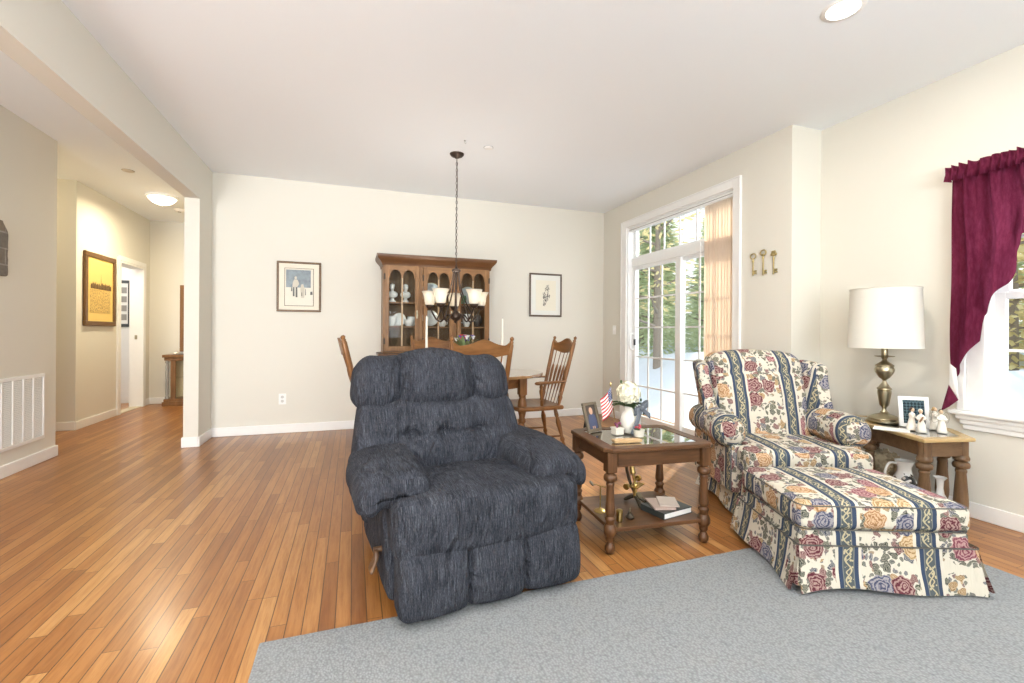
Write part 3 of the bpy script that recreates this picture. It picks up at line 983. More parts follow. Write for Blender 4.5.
bw = obj('backrest', MB().soft((0.63, 0.19, 0.63), 0.07, (28, 6, 30), backw, (0, 0.60, 0.632)), FLORAL, wc, smooth=180, uv='x')
for s in (-1, 1):
    def wingf(x, y, z, s=s):
        v = z / 0.22
        yy = y * (1.0 - 0.10 * v) + 0.19 * z + 0.02 * math.sin(v * 2)
        return x + s * (0.05 * sstep(0.05, -0.16, y) + 0.02 * v) + wr(x, y, z, 6, 0.004), yy, z + 0.02 * sstep(-0.16, 0.1, y)
    obj('wing', MB().soft((0.095, 0.225, 0.45), 0.045, (5, 12, 14), wingf, (s * 0.352, 0.560, 0.675)), FLORAL, wc, smooth=180, uv='y')

    def armf(x, y, z, s=s):
        k = 1 - 0.10 * sstep(-0.1, 0.3, y)
        return x * k + s * 0.01 * math.sin(y * 4) + s * 0.03 * sstep(0.1, -0.3, y), y - 0.012 * math.cos(x / 0.11) * sstep(-0.25, -0.32, y), z * k + wr(x, y, z, 5, 0.005, 3) - 0.012 * sstep(0.0, -0.32, y)
    ar = obj('armrest', MB().soft((0.205, 0.60, 0.200), 0.097, (8, 26, 6), armf, (s * 0.356, 0.42, 0.515)), FLORAL, wc, smooth=180, uv='y')
    obj('arm_panel', MB().soft((0.09, 0.58, 0.30), 0.03, (4, 14, 8), None, (s * 0.350, 0.42, 0.29)), FLORAL, wc, smooth=180, uv='y')
obj('back_panel', MB().soft((0.68, 0.10, 0.66), 0.03, (12, 4, 12), lambda x, y, z: (x * (1 - 0.05 * z), y + 0.24 * z, z), (0, 0.68, 0.46)), FLORAL, wc, smooth=180, uv='x')
for sx in (-1, 1):
    for yy in (0.11, 0.62):
        obj('foot', MB().lathe([(0.018, 0.0 if yy > 0.3 else 0.0125), (0.022, 0.02), (0.028, 0.10), (0.03, 0.12)], (sx * 0.29, yy, 0), 10), wood('dark_foot', WAL_L, WAL_D), wc)

# ---------------------------------------------------------------- ottoman
ot = thing('ottoman', 'skirted floral striped ottoman pushed up to the wing chair on the grey rug', 'ottoman', (2.245, 1.555, 0), math.radians(-21.5))


def otc(x, y, z):
    crown = 0.026 * (1 - (x / 0.38) ** 2) * (1 - (y / 0.30) ** 2)
    return x, y, z + (crown if z > 0 else 0) + wr(x, y, z, 4, 0.004)


oc = obj('top_cushion', MB().soft((0.72, 0.56, 0.115), 0.035, (28, 22, 4), otc, (0, 0, 0.318)), FLORAL, ot, smooth=180, uv='x')
obj('piping', MB().tube(rrect(-0.357, 0.357, -0.277, 0.277, 0.3665, 0.05), 0.0028, 6, closed=True).tube(rrect(-0.357, 0.357, -0.277, 0.277, 0.266, 0.05), 0.0028, 6, closed=True), PIPE, oc, smooth=180)
obj('base', MB().soft((0.70, 0.545, 0.17), 0.02, (16, 12, 4), lambda x, y, z: (x * (1 + 0.06 * sstep(0.05, -0.05, z)), y * (1 + 0.06 * sstep(0.05, -0.05, z)), z), (0, 0, 0.18)), FLORAL, ot, smooth=180, uv='x')
obj('skirt', skirt_mb(0.366, -0.288, 0.288, 0.026, 0.205, 0.028), FLORAL, ot, smooth=50, uv='x')
obj('piping', MB().tube(rrect(-0.373, 0.373, -0.294, 0.294, 0.206, 0.02), 0.003, 6, closed=True), PIPE, ot, smooth=180)
for sx in (-1, 1):
    for sy in (-1, 1):
        obj('foot', MB().lathe([(0.018, 0.0125), (0.022, 0.03), (0.028, 0.10), (0.03, 0.12)], (sx * 0.30, sy * 0.225, 0), 10), wood('dark_foot', WAL_L, WAL_D), ot)
# ---------------------------------------------------------------- glass topped side table
ct = thing('side_table', 'walnut side table with inset glass top and lower shelf between the recliner and wing chair', 'table', (1.505, 2.165, 0), math.radians(-5))
WALX, WALY, WALZ = (wood('walnut_stain', WAL_L, WAL_D, a, 0.3, 0.4) for a in 'XYZ')


def chamfer_rect(hx, hy, c):
    return [(-hx + c, -hy), (hx - c, -hy), (hx, -hy + c), (hx, hy - c), (hx - c, hy), (-hx + c, hy), (-hx, hy - c), (-hx, -hy + c)]


def ring_prism(outer, inner, z0, z1):
    m = MB()
    n = len(outer)
    v = [(x, y, z) for z in (z0, z1) for P in (outer, inner) for x, y in P]
    f = []
    for i in range(n):
        j = (i + 1) % n
        f += [(i, j, n + j, n + i)[::-1], (2 * n + i, 2 * n + j, 3 * n + j, 3 * n + i), (i, j, 2 * n + j, 2 * n + i), (n + j, n + i, 3 * n + i, 3 * n + j)]
    return m.add(v, f)


ow, oh = 0.312, 0.252
tf = ring_prism(chamfer_rect(ow, oh, 0.035), chamfer_rect(ow - 0.07, oh - 0.065, 0.002), 0.508, 0.53)
obj('top_frame', tf, WALX, ct, smooth=0, bevel=0.006)
obj('glass_top', MB().box(-ow + 0.07, ow - 0.07, -oh + 0.065, oh - 0.065, 0.521, 0.527), TABGLASS, ct, smooth=0)
for s_ in (-1, 1):
    obj('apron', MB().box(-0.235, 0.235, s_ * 0.203, s_ * 0.222, 0.43, 0.508), WALX, ct, smooth=0, bevel=0.002)
    obj('apron', MB().box(s_ * 0.256, s_ * 0.275, -0.19, 0.19, 0.43, 0.508), WALY, ct, smooth=0, bevel=0.002)
obj('shelf', MB().prism(chamfer_rect(0.272, 0.222, 0.03), 0.108, 0.128), WALX, ct, smooth=0, bevel=0.004)


def turned_leg(x, y, h, blk, rad, prof_top, shelf=None):
    """square block on top, turned column, block at the shelf, bun foot"""
    m = MB()
    m.lathe(prof_top, (x, y, 0), 20)
    m.box(x - blk, x + blk, y - blk, y + blk, h - 0.075 - 0.025, h)
    if shelf:
        m.lathe([(0.014, shelf - 0.04), (blk * 1.0, shelf - 0.028), (blk * 1.30, shelf - 0.012), (blk * 1.30, shelf + 0.012), (blk, shelf + 0.028), (0.014, shelf + 0.04)], (x, y, 0), 8, None)
    return m


LP_ = [(0.012, 0.0), (0.020, 0.004), (0.026, 0.020), (0.026, 0.034), (0.018, 0.050), (0.013, 0.058), (0.020, 0.064), (0.022, 0.072), (0.022, 0.165), (0.027, 0.172), (0.027, 0.180), (0.018, 0.188), (0.024, 0.20),
       (0.025, 0.215), (0.022, 0.25), (0.018, 0.335), (0.021, 0.345), (0.021, 0.352), (0.017, 0.358), (0.031, 0.366), (0.034, 0.376), (0.034, 0.384), (0.030, 0.394), (0.020, 0.402), (0.026, 0.412)]
for sx in (-1, 1):
    for sy in (-1, 1):
        obj('leg', turned_leg(sx * 0.270, sy * 0.208, 0.508, 0.026, 0.03, LP_, 0.118), WALZ, ct, smooth=50, bevel=0.002)
CTR = T(1.505, 2.165, 0) @ RZ(math.radians(-5))


def ctp(x, y, z):
    return tuple(CTR @ Vector((x, y, z)))


# things on the side table
def photo_frame(name, label, loc, rz, w, h, fw, tilt, fmat, pmat, matw=0.0, loosecol=None):
    t = thing(name, label, 'photo frame', loc, rot=(0, 0, rz))
    M_ = RX(-tilt)
    m = MB().box(-w / 2, w / 2, -0.006, 0.008, 0, fw, M_).box(-w / 2, w / 2, -0.006, 0.008, h - fw, h, M_).box(-w / 2, -w / 2 + fw, -0.006, 0.008, fw, h - fw, M_).box(w / 2 - fw, w / 2, -0.006, 0.008, fw, h - fw, M_)
    obj('frame', m, fmat, t, smooth=0, bevel=0.002)
    obj('photograph', MB().box(-w / 2 + fw, w / 2 - fw, 0.0, 0.003, fw, h - fw, M_), pmat, t, smooth=0)
    obj('easel_back', MB().box(-w / 2 + fw * 0.6, w / 2 - fw * 0.6, 0.004, 0.009, fw * 0.6, h - fw * 0.6, M_).prism([(-0.02, 0.012), (0.02, 0.012), (0.02, 0.016), (-0.02, 0.016)], 0, 0.001)
        .box(-0.02, 0.02, h * math.sin(tilt) * 0.6 + h * 0.24, h * math.sin(tilt) * 0.6 + h * 0.25, 0.0, h * 0.58, T(0, 0, 0) @ RX(0.20)), BLACKP, t, smooth=0)
    return t, M_


SKIN = plain('photo_skin', (0.55, 0.33, 0.22), 0.6)
NAVY = plain('photo_navy', (0.06, 0.075, 0.14), 0.6)
PDARK = plain('photo_dark_backdrop', (0.07, 0.055, 0.045), 0.4)
PEWTER = plain('pewter_bronze_frame', (0.24, 0.20, 0.145), 0.35, 0.6)
pf, M_ = photo_frame('photo_frame', 'bronze framed photo of a seated person in navy on the walnut side table', ctp(-0.195, 0.135, 0.5305), math.radians(22), 0.122, 0.172, 0.018, 0.30, PEWTER, PDARK)
fig = MB().add([(-0.034, -0.0008, 0.019), (0.034, -0.0008, 0.019), (0.036, -0.0008, 0.065), (0.026, -0.0008, 0.098), (0.006, -0.0008, 0.106), (-0.008, -0.0008, 0.106), (-0.026, -0.0008, 0.098), (-0.036, -0.0008, 0.065)], [tuple(range(8))], M_)
obj('printed_shirt', fig, NAVY, pf, smooth=0)
hdm = MB().add([(0.016 * math.cos(a * PI / 8), -0.0012, 0.121 + 0.021 * math.sin(a * PI / 8)) for a in range(16)], [tuple(range(16))], M_)
for s_ in (-1, 1):
    obj('printed_hand', MB().add([(s_ * 0.012, -0.0012, 0.02), (s_ * 0.002, -0.0012, 0.02), (s_ * 0.004, -0.0012, 0.034), (s_ * 0.012, -0.0012, 0.034)], [(0, 1, 2, 3)], M_), SKIN, pf, smooth=0)
obj('printed_face', hdm, SKIN, pf, smooth=0)

# bouquet in a white vase with a grey bow
bq = thing('flower_vase', 'white vase of cream hydrangea tied with a grey ribbon bow on the side table', 'vase', ctp(-0.005, 0.075, 0.5305))
bq.scale = (1.22, 1.22, 1.30)
obj('vase_body', MB().lathe([(0.030, 0), (0.036, 0.004), (0.046, 0.035), (0.048, 0.06), (0.040, 0.085), (0.028, 0.10), (0.032, 0.118), (0.029, 0.118), (0.024, 0.10)], seg=20), plain('frosted_white_glass', (0.78, 0.76, 0.70), 0.25, bscale=30), bq, smooth=60)
rnd = random.Random(3)
pm = MB()
for k in range(150):
    a, b = rnd.random() * 6.283, math.acos(1 - 1.6 * rnd.random())
    d = Vector((math.sin(b) * math.cos(a), math.sin(b) * math.sin(a), math.cos(b)))
    c = Vector((-0.012, 0, 0.172)) + d * 0.050 * rnd.uniform(0.92, 1.1)
    q = d.to_track_quat('Z', 'Y').to_matrix().to_4x4()
    Mx = T(*c) @ q @ RZ(rnd.random() * 3)
    for j in range(4):
        pm.add([(0, 0, 0), (0.006, 0.005, 0.003), (0.012, 0, 0.004), (0.006, -0.005, 0.003)], [(0, 1, 2, 3)], Mx @ RZ(j * PI / 2))
pm.ball((-0.012, 0, 0.172), 0.046, 12, 8)
obj('blossom_head', pm, plain('cream_petals', (0.80, 0.77, 0.62), 0.7), bq, smooth=0)
lm = MB()
for k in range(16):
    a = rnd.random() * 6.283
    Mx = T(0.01 * math.cos(a) - 0.008, 0.01 * math.sin(a), 0.105) @ RZ(a) @ RY(-rnd.uniform(0.2, 1.1))
    lm.grid(lambda u, v: (0.07 * u, 0.026 * (v - 0.5) * math.sin(PI * min(1, u * 0.95 + 0.05)), 0.012 * math.sin(u * 2.4) - 0.02 * u * u + 0.01 * abs(v - 0.5)), 5, 2, Mx)
lm.tube([(0, 0, 0.1), (-0.008, 0, 0.15)], 0.006, 6)
for px_, py_, pz_ in ((0.05, 0.0, 0.165), (0.065, 0.01, 0.14), (0.06, -0.02, 0.085), (-0.045, 0.01, 0.225)):
    lm.tube([(0.005, 0, 0.10), (px_ * 0.7, py_, pz_ * 0.9), (px_, py_, pz_)], 0.0012, 5).ball((px_, py_, pz_), 0.006, 8, 5, (0.8, 0.8, 1.4))
obj('leaves', lm, LEAF, bq, smooth=60)
GREYR = plain('grey_satin_ribbon', (0.10, 0.115, 0.14), 0.45)
rb = MB()
for s in (-1, 1):
    rb.grid(lambda u, v: (0.026 + 0.036 * math.sin(PI * u) * s * 1.0, -0.046 + 0.012 * math.sin(2 * PI * u), 0.115 + 0.026 * (v - 0.5) + 0.02 * s * math.sin(PI * u)), 14, 3)
rb.grid(lambda u, v: (0.024 - 0.062 * u + 0.020 * (v - 0.5), -0.050 - 0.022 * u - 0.006 * math.sin(PI * u), 0.112 - 0.106 * u ** 1.1 - 0.010 * (v - 0.5)), 12, 3)
rb.grid(lambda u, v: (0.026 + 0.045 * u, -0.050 - 0.006 * u, 0.112 - 0.035 * u + 0.024 * (v - 0.5)), 8, 3)
rb.ball((0.026, -0.052, 0.113), 0.012, 10, 6)
ro = obj('ribbon_bow', rb, GREYR, bq, smooth=60)
sm_ = ro.modifiers.new('solidify', 'SOLIDIFY')
sm_.thickness = 0.0012

# small flag on a stick
fl = thing('flag', 'small United States flag on a stick beside the cream hydrangea', 'flag', ctp(-0.062, 0.140, 0.531))
fl.scale = (1.3, 1.3, 1.32)
obj('stick', MB().tube([(0.0, 0, 0.0), (-0.028, 0, 0.20)], 0.0022, 6), plain('stick_wood', (0.32, 0.2, 0.09), 0.5), fl)
obj('finial', MB().ball((-0.029, 0, 0.206), 0.006, 8, 6, (0.8, 0.8, 1.5)), BRASS, fl)


def flag_mat():
    t = NT('flag_cloth')
    uv = t.n('TexCoord').outputs['UV']
    sp = t.n('SeparateXYZ', {0: uv})
    st = t.ma('LESS_THAN', t.ma('FRACT', t.ma('MULTIPLY', sp.outputs[1], 6.5)), 0.5)
    col = t.mix(st, (0.80, 0.78, 0.74), (0.55, 0.03, 0.04))
    can = t.ma('MULTIPLY', t.ma('LESS_THAN', sp.outputs[0], 0.42), t.ma('GREATER_THAN', sp.outputs[1], 0.462))
    vo = t.n('TexVoronoi', {'Vector': t.n('Mapping', {0: uv, 3: (14, 10, 1)}).outputs[0], 'Scale': 1.0, 'Randomness': 0.0}, voronoi_dimensions='2D').outputs['Distance']
    col = t.mix(can, col, t.mix(t.ma('LESS_THAN', vo, 0.2), (0.03, 0.045, 0.14), (0.8, 0.8, 0.8)))
    return t.set(Base_Color=col, Roughness=0.7)


# the flag hangs with its hoist along the stick; fly edge droops down to the left
fm = MB().grid(lambda u, v: (-0.027 + 0.014 * (1 - v) - 0.050 * u, -0.008 * math.sin(u * 5), 0.100 + 0.098 * v - 0.060 * u + 0.004 * math.sin(u * 7)), 10, 8)
me_ = obj('flag_cloth', fm, flag_mat(), fl, smooth=60)
lay = me_.data.uv_layers.new(name='UVMap')
for p in me_.data.polygons:
    for li in p.loop_indices:
        vi = me_.data.loops[li].vertex_index
        lay.data[li].uv = ((vi // 9) / 10, (vi % 9) / 8)
sd = me_.modifiers.new('solidify', 'SOLIDIFY')
sd.thickness = 0.0008

# two little white pots
def pot(label, loc, square, cols, seed):
    t = thing('flower_pot', label, 'flower pot', loc, group='little white pots on the side table')
    if square:
        obj('pot', MB().box(-0.026, 0.026, -0.026, 0.026, 0, 0.03).box(-0.029, 0.029, -0.029, 0.029, 0.03, 0.04), plain('cream_ceramic', (0.76, 0.72, 0.62), 0.4), t, smooth=0, bevel=0.003)
    else:
        obj('pot', MB().lathe([(0.022, 0), (0.026, 0.003), (0.030, 0.034), (0.032, 0.04), (0.028, 0.04), (0.024, 0.03), (0.0, 0.03)], seg=20), plain('cream_ceramic', (0.76, 0.72, 0.62), 0.4), t, smooth=40)
    r = random.Random(seed)
    f, l = MB(), MB()
    for k in range(9):
        a, q = r.random() * 6.28, 0.018 * r.random() ** 0.5
        x, y, z = q * math.cos(a), q * math.sin(a), 0.044 + 0.018 * r.random()
        l.tube([(x * 0.5, y * 0.5, 0.028), (x, y, z)], 0.0015, 5)
        f.ball((x, y, z), 0.007, 8, 5)
    obj('stems', l, LEAF, t)
    obj('buds', f, cols, t)
    return t


pot('square cream pot with tiny purple flowers beside the bronze photo frame', ctp(-0.098, 0.052, 0.5305), True, plain('plum_petals', (0.22, 0.06, 0.13), 0.6), 5)
pot('round cream pot with tiny red flowers in front of the hydrangea vase', ctp(-0.010, -0.030, 0.5305), False, plain('red_petals', (0.36, 0.05, 0.07), 0.6), 8)
cd = thing('keepsake_box', 'flat tan keepsake box near the front edge of the side table', 'box', ctp(-0.135, -0.125, 0.5305), math.radians(-8))
TANW = wood('tan_wood', (0.62, 0.42, 0.22), (0.45, 0.28, 0.13), 'X')
obj('box_body', MB().box(-0.075, 0.075, -0.022, 0.022, 0, 0.009), TANW, cd, smooth=0, bevel=0.001)
obj('lid', MB().box(-0.077, 0.077, -0.024, 0.024, 0.009, 0.014), TANW, cd, smooth=0, bevel=0.001)

# things on the lower shelf (top at 0.128)
SH = 0.1285
mg = thing('loupe_stand', 'small brass stand with a tilted loupe arm on the lower shelf', 'loupe stand', ctp(-0.225, 0.0, SH))
mg.scale = (1.15, 1.15, 1.1)
obj('foot', MB().lathe([(0.030, 0), (0.030, 0.003), (0.022, 0.008), (0.008, 0.013), (0.004, 0.02)], seg=20), BRASS, mg, smooth=50)
obj('post', MB().tube([(0, 0, 0.015), (0, 0, 0.125)], 0.0035, 8), BRASS, mg)
obj('arm', MB().tube([(-0.045, 0, 0.142), (0, 0, 0.125), (0.032, 0, 0.112)], 0.0025, 6), BRASS, mg)
obj('lens', MB().lathe([(0.002, -0.004), (0.013, -0.004), (0.015, 0), (0.013, 0.004), (0.002, 0.004)], seg=16, mat=T(-0.047, 0, 0.143) @ RX(0.5) @ RY(0.7)), PEWTER, mg)
ms = thing('microscope', 'antique brass microscope standing on the lower shelf of the side table', 'microscope', ctp(0.015, 0.05, SH), math.radians(25))
ms.scale = (1.25, 1.25, 1.22)
DKB = plain('dark_bronze_iron', (0.09, 0.07, 0.05), 0.4, 0.7)
b_ = MB()
for a in (-0.6, 0.6, PI):
    b_.tube(bez([(0, 0, 0.035), (0.02 * math.sin(a), -0.02 * math.cos(a), 0.03), (0.055 * math.sin(a), -0.055 * math.cos(a), 0.007)], 5), [0.009] * 10 + [0.007], 8)
obj('tripod_foot', b_, DKB, ms)
obj('pillar', MB().tube([(0, 0, 0.03), (0, 0, 0.085)], [0.010, 0.008], 10).ball((0, 0, 0.09), 0.013, 10, 6), BRASS, ms)
TL = T(0, 0, 0.09) @ RY(-0.16) @ RX(-0.12)
obj('body_tube', MB().lathe([(0.006, 0.0), (0.006, 0.05), (0.013, 0.055), (0.013, 0.06), (0.011, 0.065), (0.011, 0.15), (0.0135, 0.152), (0.0135, 0.175), (0.011, 0.178), (0.011, 0.21), (0.014, 0.213), (0.014, 0.222), (0.008, 0.224)], seg=16, mat=TL), BRASS, ms, smooth=50)
obj('limb', MB().tube(bez([(0, 0.01, -0.05), (0.01, 0.035, 0.02), (0.0, 0.028, 0.09), (0, 0.012, 0.12)], 6), 0.007, 8, TL), DKB, ms)
obj('stage', MB().box(-0.028, 0.028, -0.03, 0.02, -0.005, 0.0, TL).tube([(-0.03, 0.012, 0.01), (-0.05, 0.012, 0.01)], 0.004, 8, TL).tube([(0.03, 0.012, 0.01), (0.05, 0.012, 0.01)], 0.004, 8, TL), BRASS, ms, smooth=40)
for s in (-1, 1):
    obj('focus_knob', MB().lathe([(0.004, -0.006), (0.014, -0.006), (0.015, 0), (0.014, 0.006), (0.004, 0.006)], seg=14, mat=TL @ T(s * 0.052, 0.012, 0.01) @ RY(PI / 2)), BRASS, ms, smooth=40)
obj('mirror', MB().lathe([(0.002, -0.003), (0.016, -0.003), (0.017, 0.0), (0.016, 0.003), (0.002, 0.003)], seg=16, mat=T(0.0, -0.02, 0.045) @ RX(0.8)), ANTBRASS, ms, smooth=40)
ob = thing('inkwell', 'small dark metal inkwell on the shelf in front of the brass microscope', 'inkwell', ctp(-0.115, -0.125, SH))
obj('body', MB().lathe([(0.020, 0), (0.023, 0.004), (0.023, 0.012), (0.012, 0.02), (0.010, 0.026), (0.013, 0.03), (0.008, 0.03), (0.004, 0.02)], seg=18), DKB, ob, smooth=50)
obj('pin', MB().tube([(0, 0, 0.02), (0.002, 0, 0.048)], 0.002, 6).ball((0.002, 0, 0.05), 0.004, 8, 5), ANTBRASS, ob)
cy = thing('brass_canister', 'little upright brass canister on the shelf behind the front leg of the side table', 'canister', ctp(-0.185, -0.145, SH))
obj('body', MB().lathe([(0.014, 0), (0.016, 0.002), (0.016, 0.045), (0.014, 0.046)], seg=18), BRASS, cy, smooth=40)
obj('lid', MB().lathe([(0.017, 0.046), (0.017, 0.056), (0.012, 0.060), (0.004, 0.061)], seg=18), BRASS, cy, smooth=40)


def book(label, loc, rz, w, d, h, cover, group, cat='book'):
    t = thing('book', label, cat, loc, rz, group)
    obj('cover', MB().box(-w / 2, w / 2, -d / 2, d / 2, 0, 0.003).box(-w / 2, w / 2, -d / 2, d / 2, h - 0.003, h).box(-w / 2, -w / 2 + 0.003, -d / 2, d / 2, 0.003, h - 0.003), cover, t, smooth=0)
    obj('pages', MB().box(-w / 2 + 0.003, w / 2 - 0.005, -d / 2 + 0.004, d / 2 - 0.004, 0.003, h - 0.003), PAPER, t, smooth=0)
    return t


book('thick black covered book lying at the bottom of the shelf stack', ctp(0.128, -0.085, SH), math.radians(10), 0.215, 0.165, 0.033, plain('black_cover', (0.035, 0.04, 0.038), 0.4), 'books on the lower shelf')
book('thin pink and grey booklet lying on top of the thick black book', ctp(0.098, -0.072, SH + 0.0335), math.radians(-16), 0.115, 0.155, 0.009, plain('pink_grey_cover', (0.50, 0.36, 0.31), 0.5), 'books on the lower shelf', 'booklet')
book('white pamphlet fanned out under the pink booklet end of the stack', ctp(0.145, -0.07, SH + 0.0430), math.radians(-28), 0.10, 0.14, 0.005, plain('pamphlet_cover', (0.60, 0.50, 0.44), 0.5), 'books on the lower shelf', 'booklet')

# ---------------------------------------------------------------- end table by the window
ET = thing('end_table', 'hexagonal oak end table with smoked glass top under the brass lamp', 'table', (3.2, 1.85, 0))
POLY = [(2.945, 1.60), (3.265, 1.53), (3.47, 1.74), (3.48, 2.17), (3.33, 2.32), (3.15, 2.06)]
PL = [(x - 3.2, y - 1.85) for x, y in POLY]


def inset(poly, d):
    n = len(poly)
    out = []
    for i in range(n):
        a, b, c = Vector(poly[i - 1]), Vector(poly[i]), Vector(poly[(i + 1) % n])
        e1, e2 = (b - a).normalized(), (c - b).normalized()
        n1, n2 = Vector((-e1.y, e1.x)), Vector((-e2.y, e2.x))
        k = (n1 + n2).normalized()
        q = b + k * d / max(0.3, k.dot(n1))
        out.append((q.x, q.y))
    return out


ENDX, ENDZ = wood('weathered_oak', END_L, END_D, 'X', 0.35, 0.3), wood('weathered_oak', END_L, END_D, 'Z', 0.35, 0.3)
HONEY = wood('honey_oak_edge', (0.50, 0.36, 0.17), (0.33, 0.21, 0.085), 'X', 0.28, 0.4)
obj('top_frame', ring_prism(PL, inset(PL, 0.055), 0.510, 0.53), HONEY, ET, smooth=0, bevel=0.005)
obj('glass_top', MB().prism(inset(PL, 0.052), 0.520, 0.5275), glass_thin('smoked_glass', (0.30, 0.31, 0.32), 2.0), ET, smooth=0)
obj('apron', ring_prism(inset(PL, 0.03), inset(PL, 0.05), 0.425, 0.510), ENDX, ET, smooth=0, bevel=0.002)
EL = [(0.016, 0.0), (0.026, 0.004), (0.032, 0.025), (0.024, 0.045), (0.018, 0.052), (0.028, 0.062), (0.030, 0.075), (0.022, 0.085), (0.026, 0.10), (0.033, 0.13), (0.034, 0.16), (0.030, 0.23), (0.023, 0.325), (0.026, 0.333), (0.026, 0.342), (0.021, 0.348),
      (0.036, 0.356), (0.039, 0.366), (0.039, 0.374), (0.034, 0.384), (0.026, 0.390), (0.036, 0.398), (0.038, 0.41), (0.030, 0.43), (0.028, 0.435)]
for (x, y) in inset(PL, 0.052):
    m = MB().lathe(EL, (x, y, 0), 20)
    m.lathe([(0.033, 0.425), (0.033, 0.508)], (x, y, 0), 8)
    obj('leg', m, ENDZ, ET, smooth=50)

# lamp
lp = thing('table_lamp', 'antique brass table lamp with white drum shade on the end table', 'lamp', (3.285, 2.005, 0.5305))
obj('base', MB().lathe([(0.092, 0), (0.095, 0.004), (0.095, 0.014), (0.086, 0.020), (0.088, 0.026), (0.082, 0.034), (0.056, 0.048), (0.030, 0.056), (0.020, 0.062)], seg=32), ANTBRASS, lp, smooth=40)
obj('stem', MB().lathe([(0.020, 0.060), (0.024, 0.066), (0.016, 0.075), (0.011, 0.088), (0.014, 0.098), (0.024, 0.110), (0.030, 0.14), (0.038, 0.195), (0.038, 0.205), (0.034, 0.209), (0.040, 0.214), (0.040, 0.222), (0.030, 0.230), (0.024, 0.243), (0.012, 0.262), (0.010, 0.272), (0.016, 0.28),
                        (0.030, 0.292), (0.050, 0.325), (0.054, 0.345), (0.048, 0.362), (0.052, 0.366), (0.050, 0.374), (0.034, 0.386), (0.016, 0.400), (0.012, 0.412), (0.020, 0.420), (0.012, 0.428)], seg=28), ANTBRASS, lp, smooth=40)
obj('drip_pan', MB().lathe([(0.012, 0.424), (0.050, 0.428), (0.055, 0.434), (0.050, 0.434), (0.014, 0.430)], seg=24), ANTBRASS, lp, smooth=40)
obj('socket', MB().lathe([(0.016, 0.43), (0.018, 0.436), (0.018, 0.50), (0.010, 0.51)], seg=16), ANTBRASS, lp, smooth=40)
shm = NT('white_linen_shade')
nzs = shm.noise(shm.coords(scale=(1, 1, 3)), 220, 2)
dif = shm.n('BsdfDiffuse', {0: shm.mix(nzs, (0.86, 0.84, 0.79), (0.78, 0.76, 0.70))})
trl = shm.n('BsdfTranslucent', {0: (0.85, 0.82, 0.74)})
shm.t.links.new(shm.n('MixShader', {0: 0.30, 1: dif.outputs[0], 2: trl.outputs[0]}).outputs[0], shm.out.inputs[0])
sh = obj('lamp_shade', MB().lathe([(0.199, 0.485), (0.197, 0.488), (0.186, 0.868), (0.189, 0.870), (0.1885, 0.872), (0.1845, 0.870), (0.1955, 0.486), (0.199, 0.485)], seg=48, caps=False), shm.m, lp, smooth=50)
obj('shade_spider', MB().tube([(-0.185, 0, 0.84), (0, 0, 0.83), (0.185, 0, 0.84)], 0.002, 6).tube([(0, -0.185, 0.84), (0, 0, 0.83), (0, 0.185, 0.84)], 0.002, 6).tube([(0, 0, 0.50), (0.04, 0, 0.60), (0.045, 0, 0.72), (0, 0, 0.83)], 0.002, 6), ANTBRASS, lp)
obj('light_bulb', MB().lathe([(0.012, 0.50), (0.014, 0.52), (0.028, 0.56), (0.030, 0.58), (0.022, 0.605), (0.0, 0.612)], seg=16), plain('frosted_bulb', (0.85, 0.84, 0.8), 0.3), lp, smooth=60)
obj('power_cord', MB().tube(bez([(0.09, -0.04, 0.006), (0.17, -0.13, -0.012), (0.222, -0.20, -0.10), (0.225, -0.22, -0.30), (0.23, -0.15, -0.50), (0.235, -0.05, -0.525)], 8), 0.0035, 6), BLACKP, lp)

# framed photo, figurines, magazine on the end table
CHK = NT('blue_grey_plaid_photo')
ck = CHK.n('TexChecker', {'Vector': CHK.coords(rot=(0, 0.78, 0)), 'Color1': (0.075, 0.12, 0.14, 1), 'Color2': (0.018, 0.03, 0.038, 1), 'Scale': 80.0})
CHK.set(Base_Color=ck.outputs[0], Roughness=0.6, Specular_IOR_Level=0.1)
photo_frame('photo_frame', 'white framed photo of dark blue plaid leaning back behind the two figurines', (3.288, 1.834, 0.5305), math.radians(-38), 0.155, 0.188, 0.022, 0.16, TRIM, CHK.m)
FIGW = plain('cream_resin_dress', (0.80, 0.76, 0.68), 0.6, bscale=40)


